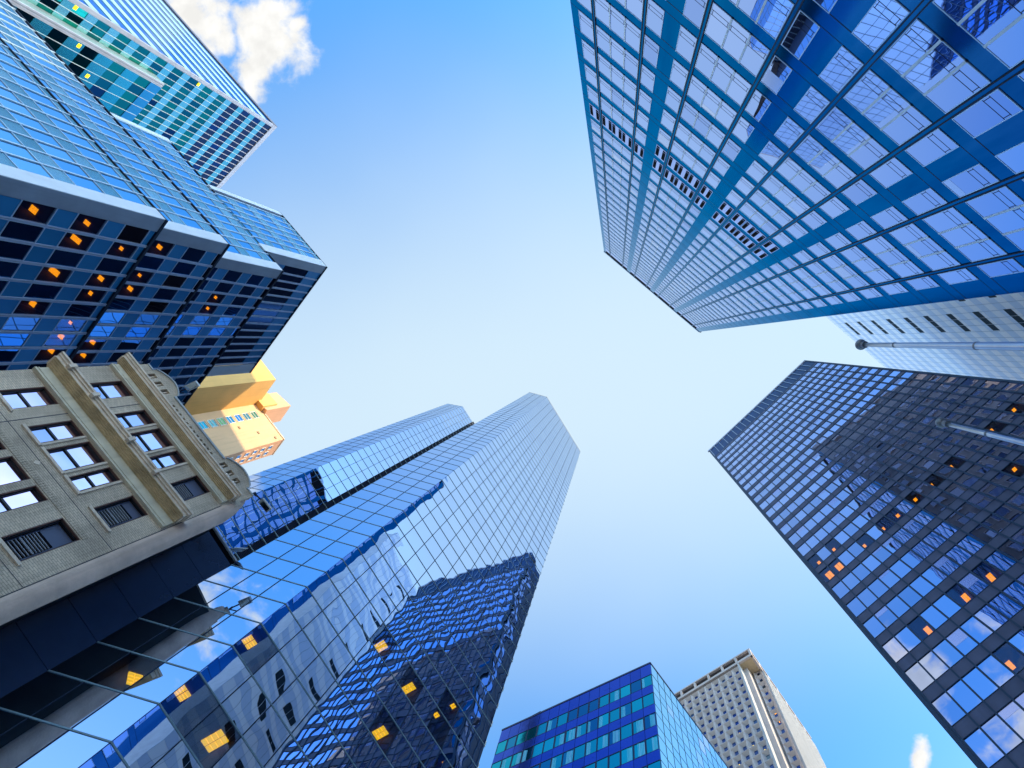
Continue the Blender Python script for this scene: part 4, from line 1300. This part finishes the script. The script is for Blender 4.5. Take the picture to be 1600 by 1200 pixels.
# ------------------------------------------------------------------ violet blue office block, bottom
def low_block():
    H = 70
    A = Face(P(784.4, 1140, H), P(1015.9, 1034.7, H))
    B = Face(P(1015.9, 1034.7, H), P(1138, 1199, H))
    o0 = A.xy(A.L / 2)
    T = thing('office_block', 'violet blue office block at the bottom edge with turquoise windows and drawn curtains', 'building', (o0.x, o0.y, 0))
    core = paint('block_core', (0.012, 0.02, 0.06, 1), 0.5)
    plan = [A.S, A.xy(A.L), B.xy(26), A.S + B.d * 26]
    inner = [A.xy(0.06, -0.1), A.xy(A.L - 0.1, -0.1), B.xy(26, -0.1), A.S + B.d * 26 + A.d * 0.1]
    part(MB().prism(inner, 0, H + EYE - 0.05), 'wall', core, T)
    roof_slab(inner, H - 0.03, T, t=0.08)
    spn = glass('violet_spandrel', [(0, (0.07, 0.115, 0.46, 1)), (0.5, (0.09, 0.135, 0.52, 1)), (1, (0.06, 0.10, 0.42, 1))], 0.12, (0.6, 0.01))
    # dark scuffs on the spandrels
    t = spn.node_tree
    c = nd(t, 'ShaderNodeTexCoord')
    mp = nd(t, 'ShaderNodeMapping', in_Vector=c.outputs['Object'], in_Scale=(0.9, 0.9, 3.2))
    n = nd(t, 'ShaderNodeTexNoise', in_Vector=mp.outputs[0], in_Scale=1.0, in_Detail=5.0, in_Roughness=0.65)
    f = nd(t, 'ShaderNodeMapRange', in_0=n.outputs[0], in_1=0.62, in_2=0.70, in_3=0.0, in_4=0.65)
    b = t.nodes['Principled BSDF']
    src = b.inputs['Base Color'].links[0].from_socket
    t.links.new(mix(t, f.outputs[0], src, (0.012, 0.02, 0.10, 1)), b.inputs['Base Color'])
    win = glass('turquoise_pane', [(0, (0.01, 0.55, 0.48, 1)), (0.45, (0.01, 0.64, 0.54, 1)), (0.62, (0.01, 0.22, 0.34, 1)), (0.8, (0.02, 0.72, 0.58, 1)), (0.93, (0.02, 0.32, 0.40, 1)), (0.98, (0.04, 0.74, 0.60, 1))], 0.06, (0.5, 0.01), interp='CONSTANT')
    curt = glass('pale_curtain', [(0, (0.14, 0.74, 0.74, 1)), (1, (0.40, 0.84, 0.86, 1))], 0.45, None)
    fr = paint('dark_blue_frame', (0.010, 0.018, 0.09, 1), 0.4)
    w = A.L / 15
    W_, S_, F_, Cu = [], [], [], []
    random.seed(11)
    for k in range(20):
        zt = 67.40 - 3.64 * k
        for i in range(15):
            u0, u1 = i * w, (i + 1) * w
            S_.append(A.box(u0 + 0.02, u1 - 0.02, zt + 0.03, (zt + 1.47 if k else H - 0.32), -0.08, 0.0))
            W_.append(A.box(u0 + 0.03, u1 - 0.03, zt - 2.13, zt, -0.08, -0.03))
            F_.append(A.frame(u0 + 0.02, u1 - 0.02, zt - 2.15, zt + 0.02, 0.045 if random.random() < 0.6 else 0.09, -0.03, 0.012))
            if random.random() < 0.42:
                a = random.choice(((0.08, 0.45), (0.5, 0.9), (0.08, 0.3), (0.35, 0.95)))
                g = MB()
                nn = 5
                for q in range(nn):
                    x0 = u0 + w * (a[0] + (a[1] - a[0]) * q / nn)
                    x1 = u0 + w * (a[0] + (a[1] - a[0]) * (q + 0.72) / nn)
                    A.box(x0, x1, zt - 2.05, zt - 0.1 - 0.25 * (q / nn), -0.029, -0.02 + 0.004 * (q % 2), g)
                Cu.append(g)
    emit(T, 'window', F_, fr, ('pane', W_, win))
    emit(T, 'spandrel_panel', S_, spn)
    emit(T, 'curtain', Cu, curt)
    part(A.box(0, A.L, H - 0.28, H + 0.02, -0.1, 0.04), 'coping', fr, T)
    # right face
    pan = glass('sky_blue_panel', [(0, (0.30, 0.66, 0.78, 1)), (0.7, (0.40, 0.74, 0.84, 1)), (0.93, (0.34, 0.70, 0.80, 1)), (0.97, (0.80, 0.80, 0.90, 1))], 0.03, (0.4, 0.006))
    its, ln = [], []
    wb = 1.28
    z = H - 0.3
    rows = [(H - 0.3, 67.45)] + [r for k in range(20) for r in (((67.4 - 3.64 * k), (65.25 - 3.64 * k)), ((65.25 - 3.64 * k), (63.76 - 3.64 * k)))]
    for r, (za, zb) in enumerate(rows):
        for i in range(20):
            its.append(B.box(0.04 + i * wb + 0.055, 0.04 + (i + 1) * wb - 0.055, zb + 0.065, za - 0.065, -0.08, 0.0))
    emit(T, 'side_panel', its, pan)
    part(B.box(0, 26, H - 0.26, H + 0.02, -0.1, 0.04), 'coping', fr, T)
    # roof davits
    for (x, y, x2, y2) in ((812, 1126, 842, 1111.5), (895, 1090, 905, 1083)):
        pass
    m = MB()
    a = A.uz(822, 1122)[0]
    b2 = A.uz(842, 1113)[0]
    q = [A.pt(a, H, -0.3), A.pt(a + 0.4, H + 0.6, -0.3), A.pt(b2, H + 0.75, -0.3)]
    tube(q[0], q[1], 0.05, 0.05, 8, m)
    tube(q[1], q[2], 0.05, 0.05, 8, m)
    part(m, 'roof_rail', joint, T)
    a = A.uz(898, 1088)[0]
    m = A.box(a - 0.5, a + 0.5, H, H + 0.3, -0.9, -0.2)
    A.box(a - 0.25, a + 0.25, H + 0.3, H + 0.5, -0.8, -0.3, m)
    part(m, 'roof_unit', joint, T)
low_block()

# ------------------------------------------------------------------ coffered concrete tower, bottom right of centre
def concrete_tower():
    H = 194
    A = Face(P(1056, 1083, H), P(1170, 1013, H))
    B = Face(P(1170, 1013, H), P(1273, 1161, H))
    o0 = A.xy(14)
    T = thing('concrete_tower', 'pale concrete tower with small windows in deep coffers, behind the violet blue block', 'tower', (o0.x, o0.y, 0))
    conc = paint('pale_concrete', (0.45, 0.40, 0.375, 1), 0.8, 0.0, 0.08, 0.15, 0.0, 0.15)
    rib = paint('concrete_rib', (0.36, 0.37, 0.37, 1), 0.8, 0.0, 0.1, 0.3, 0.0, 0.2)
    warm = paint('warm_soffit', (0.46, 0.36, 0.22, 1), 0.8)
    dark = paint('crown_void', (0.10, 0.075, 0.08, 1), 0.8)
    win = glass('coffer_pane', [(0, (0.02, 0.06, 0.22, 1)), (0.8, (0.03, 0.08, 0.28, 1)), (1, (0.08, 0.16, 0.24, 1))], 0.05, None)
    ND, NU = 6.0, 22.6      # notch depth, notch start
    ZC = 189.7
    L2 = 36.0
    UL = -34.0
    # body with the notch cut out of its corner
    p = lambda u, o: A.xy(u, o)
    rec = 1.0               # coffers stand this far in front of the core
    plan = [p(UL, -rec), p(NU, -rec), p(NU, -ND), p(A.L - 0.2, -ND), B.xy(L2, -0.2), p(UL, -rec) + B.d * L2]
    part(MB().prism(plan, 0, ZC + EYE), 'wall', conc, T)
    roof_slab([p(UL, -0.8), p(A.L - 0.6, -0.8), B.xy(L2, -0.8), p(UL, 0) + B.d * L2], H - 0.4, T, t=0.2)
    # coffers
    pit_u, pit_z = 2.52, 3.6
    win_i, cof = [], []
    for k in range(50):
        zc = 186.57 - pit_z * k
        for i in range(-13, 9):
            uc = 21.48 - 2.525 * (8 - i)
            if uc < UL + 1.5:
                continue
            a0, a1, b0, b1 = uc - pit_u / 2, uc + pit_u / 2, zc - pit_z / 2, zc + pit_z / 2
            i0, i1, j0, j1 = uc - 0.50, uc + 0.50, zc - 0.88, zc + 0.88
            O = [A.pt(a0 + 0.07, b0 + 0.07, 0), A.pt(a1 - 0.07, b0 + 0.07, 0), A.pt(a1 - 0.07, b1 - 0.07, 0), A.pt(a0 + 0.07, b1 - 0.07, 0)]
            X = [A.pt(a0, b0, 0), A.pt(a1, b0, 0), A.pt(a1, b1, 0), A.pt(a0, b1, 0)]
            I_ = [A.pt(i0, j0, -0.85), A.pt(i1, j0, -0.85), A.pt(i1, j1, -0.85), A.pt(i0, j1, -0.85)]
            m = MB()
            for q in range(4):
                r = (q + 1) % 4
                m.poly([X[q], X[r], O[r], O[q]])
                m.poly([O[q], O[r], I_[r], I_[q]])
            cof.append(m)
            win_i.append(A.box(i0, i1, j0, j1, -0.98, -0.84))
    emit(T, 'coffer', cof, conc)
    emit(T, 'window', win_i, win)
    # edge fin, recessed pilaster and window column
    part(A.box(NU - 0.02, NU + 0.5, 0, ZC, -ND, 0.06), 'edge_fin', rib, T)
    R_ = Face(A.xy(0, -ND), A.xy(A.L, -ND))
    part(R_.box(22.9, 24.5, 0, ZC, 0.0, 3.4), 'pilaster', conc, T)
    rw, rf = [], []
    for k in range(50):
        zc = 188.6 - 3.6 * k
        m = MB()
        a0, a1, b0, b1 = 25.1, 27.6, zc - 1.8, zc + 1.8
        i0, i1, j0, j1 = 25.95, 26.85, zc - 0.85, zc + 0.85
        O = [R_.pt(a0, b0, 0.9), R_.pt(a1, b0, 0.9), R_.pt(a1, b1, 0.9), R_.pt(a0, b1, 0.9)]
        I_ = [R_.pt(i0, j0, 0.06), R_.pt(i1, j0, 0.06), R_.pt(i1, j1, 0.06), R_.pt(i0, j1, 0.06)]
        for q in range(4):
            r = (q + 1) % 4
            m.poly([O[q], O[r], I_[r], I_[q]])
        rf.append(m)
        rw.append(R_.box(i0, i1, j0, j1, 0.0, 0.07))
    emit(T, 'coffer', rf, conc)
    emit(T, 'window', rw, win)
    # ribbed right side
    part(B.box(6.0, L2, 0, ZC, -0.4, -0.1), 'side_wall', paint('side_grey', (0.30, 0.31, 0.33, 1), 0.8), T)
    ribs = []
    z = 0.3
    for i in range(60):
        u = 6.1 + i * 0.5
        if u < L2:
            ribs.append(B.box(u, u + 0.24, 0, ZC, -0.1, 0.25))
    emit(T, 'rib', ribs, rib)
    # crown: soffit, beams and posts with dark openings
    part(MB().prism([p(UL, 0.0), p(A.L, 0), B.xy(L2), p(UL, 0) + B.d * L2], ZC + EYE, ZC + 0.7 + EYE), 'crown_soffit', warm, T)
    cr = MB()
    A.box(UL, A.L + 0.1, ZC - 0.05, ZC + 0.95, -0.6, 0.1, cr)
    A.box(UL, A.L + 0.1, H - 0.6, H, -0.6, 0.1, cr)
    B.box(0, L2, ZC - 0.05, ZC + 0.95, -0.6, 0.1, cr)
    B.box(0, L2, H - 0.6, H, -0.6, 0.1, cr)
    part(cr, 'crown_beam', conc, T)
    u = A.L - 0.6
    while u > UL:
        part(A.box(u, u + 0.7, ZC + 0.95, H - 0.6, -0.6, 0.08), 'crown_post', conc, T)
        u -= 5.16
    u = 0
    while u < L2:
        part(B.box(u, u + 0.7, ZC + 0.95, H - 0.6, -0.6, 0.08), 'crown_post', conc, T)
        u += 5.16
    part(MB().prism([p(UL, -1.6), p(A.L - 1.6, -1.6), B.xy(L2, -1.6), p(UL, -1.6) + B.d * L2], ZC + 0.7 + EYE, H - 0.7 + EYE), 'crown_wall', dark, T)
    for (k, i) in ((5, 8), (7, 6), (9, 7), (10, 5), (10, 8), (12, 6), (12, 7), (13, 8), (14, 5)):
        uc, zc = 21.48 - 2.525 * (8 - i), 186.57 - pit_z * k
        part(A.box(uc - 0.3, uc - 0.08, zc - 0.75, zc - 0.35, -0.84, -0.81), 'window_light', yellow, T)
    part(R_.box(26.1, 26.7, 167.7, 168.1, 0.07, 0.1), 'window_light', amber, T)
    part(R_.box(26.4, 26.6, 163.6, 164.2, 0.07, 0.1), 'window_light', amber, T)
concrete_tower()

# ------------------------------------------------------------------ flagpoles and floodlights
steel = paint('brushed_steel', (0.52, 0.56, 0.64, 1), 0.28, 0.85, 0.08, 3.0)
bronze = paint('dull_bronze', (0.26, 0.26, 0.28, 1), 0.45, 0.3, 0.25, 6.0)
def flagpole(px, py, h, r0, r1, rb, label):
    q = P(px, py, h)
    T = thing('flagpole', label, 'flagpole', (q.x, q.y, 0), 'flagpoles standing at the right')
    top = h + EYE
    m = MB()
    n, seg = 20, 8
    for k in range(seg + 1):
        z = top * k / seg
        r = r0 + (r1 - r0) * (k / seg)
        for i in range(n):
            a = 2 * math.pi * i / n
            m.v.append((q.x + r * math.cos(a), q.y + r * math.sin(a), z))
    for k in range(seg):
        for i in range(n):
            j = (i + 1) % n
            m.f.append((k * n + i, k * n + j, (k + 1) * n + j, (k + 1) * n + i))
            m.mi.append(0)
    m.f.append(tuple(range(seg * n, seg * n + n)))
    m.mi.append(0)
    part(m, 'pole', steel, T, smooth=True)
    part(tube((q.x, q.y, top - 0.1), (q.x, q.y, top + 0.08), r1 * 1.7, r1 * 1.5, 16), 'cap', bronze, T)
    part(ball((q.x, q.y, top + 0.08 + rb * 0.9), rb), 'finial_ball', bronze, T, smooth=True)
    for f in (0.45, 0.72, 0.90):
        rr = r0 + (r1 - r0) * f
        part(tube((q.x, q.y, top * f), (q.x, q.y, top * f + 0.05), rr + 0.006, rr + 0.006, 20), 'joint_ring', bronze, T)
    part(tube((q.x, q.y, 0), (q.x, q.y, 0.25), r0 * 2.2, r0 * 1.7, 20), 'base_collar', bronze, T)
flagpole(1350, 538.5, 17.0, 0.115, 0.052, 0.145, 'taller flagpole with a dull ball, in front of the white slotted tower')
flagpole(1478, 662, 15.0, 0.095, 0.048, 0.13, 'shorter steel flagpole with a round finial, in front of the dark glass tower')

lampm = paint('lamp_housing', (0.55, 0.58, 0.58, 1), 0.5, 0.2)
def floodlight(base, d, n, arm, label):
    """bracket, twin arms and a long lamp head leaning out over an edge"""
    b = Vector(base)
    T = thing('floodlight', label, 'floodlight', tuple(b), 'floodlights on the roof edges')
    up = Vector((0, 0, 1))
    D3, N3 = Vector((d.x, d.y, 0)), Vector((n.x, n.y, 0))
    m = tube(b, b + up * 0.45, 0.05, 0.05, 10)
    tube(b + up * 0.4, b + up * 0.45 + D3 * arm, 0.035, 0.035, 10, m)
    tube(b + up * 0.2, b + up * 0.15 + D3 * arm * 0.7 + N3 * 0.2, 0.03, 0.03, 10, m)
    part(m, 'bracket', darkmetal, T)
    c = b + up * 0.45 + D3 * (arm + 0.28)
    h = MB()
    def bx(c, a, bb, cc):
        v = []
        for sz in (-1, 1):
            for s1, s2 in ((-1, -1), (1, -1), (1, 1), (-1, 1)):
                v.append(tuple(c + D3 * (a * s1) + N3 * (bb * s2) + up * (cc * sz)))
        h.hexa(v)
    bx(c, 0.34, 0.16, 0.06)
    bx(c + up * 0.09, 0.22, 0.11, 0.04)
    part(h, 'lamp_head', lampm, T)
    bx2 = MB()
    v = []
    for sz in (-0.065, -0.10):
        for s1, s2 in ((-1, -1), (1, -1), (1, 1), (-1, 1)):
            v.append(tuple(c + D3 * (0.28 * s1) + N3 * (0.12 * s2) + up * sz))
    part(MB().hexa(v), 'lens', glass('lens', [(0, (0.5, 0.6, 0.7, 1)), (1, (0.5, 0.6, 0.7, 1))], 0.1, None), T)
Bf = B_FACE
floodlight(Bf.pt(8.75, 31.62, -0.15), Bf.d, Bf.n, 0.5, 'grey floodlight on the right end of the brick parapet')
floodlight(Bf.pt(1.75, 32.2, -0.3), (Bf.n * 0.8 + Bf.d * 0.2).normalized(), Bf.d, 0.45, 'grey floodlight above the left gable of the brick house')
floodlight(W_FACE.pt(0.7, W_TOP + 0.12, -0.3), (W_FACE.n * 0.6 - W_FACE.d * 0.4).normalized(), W_FACE.n, 0.15, 'white floodlight on the roof edge of the navy annex')
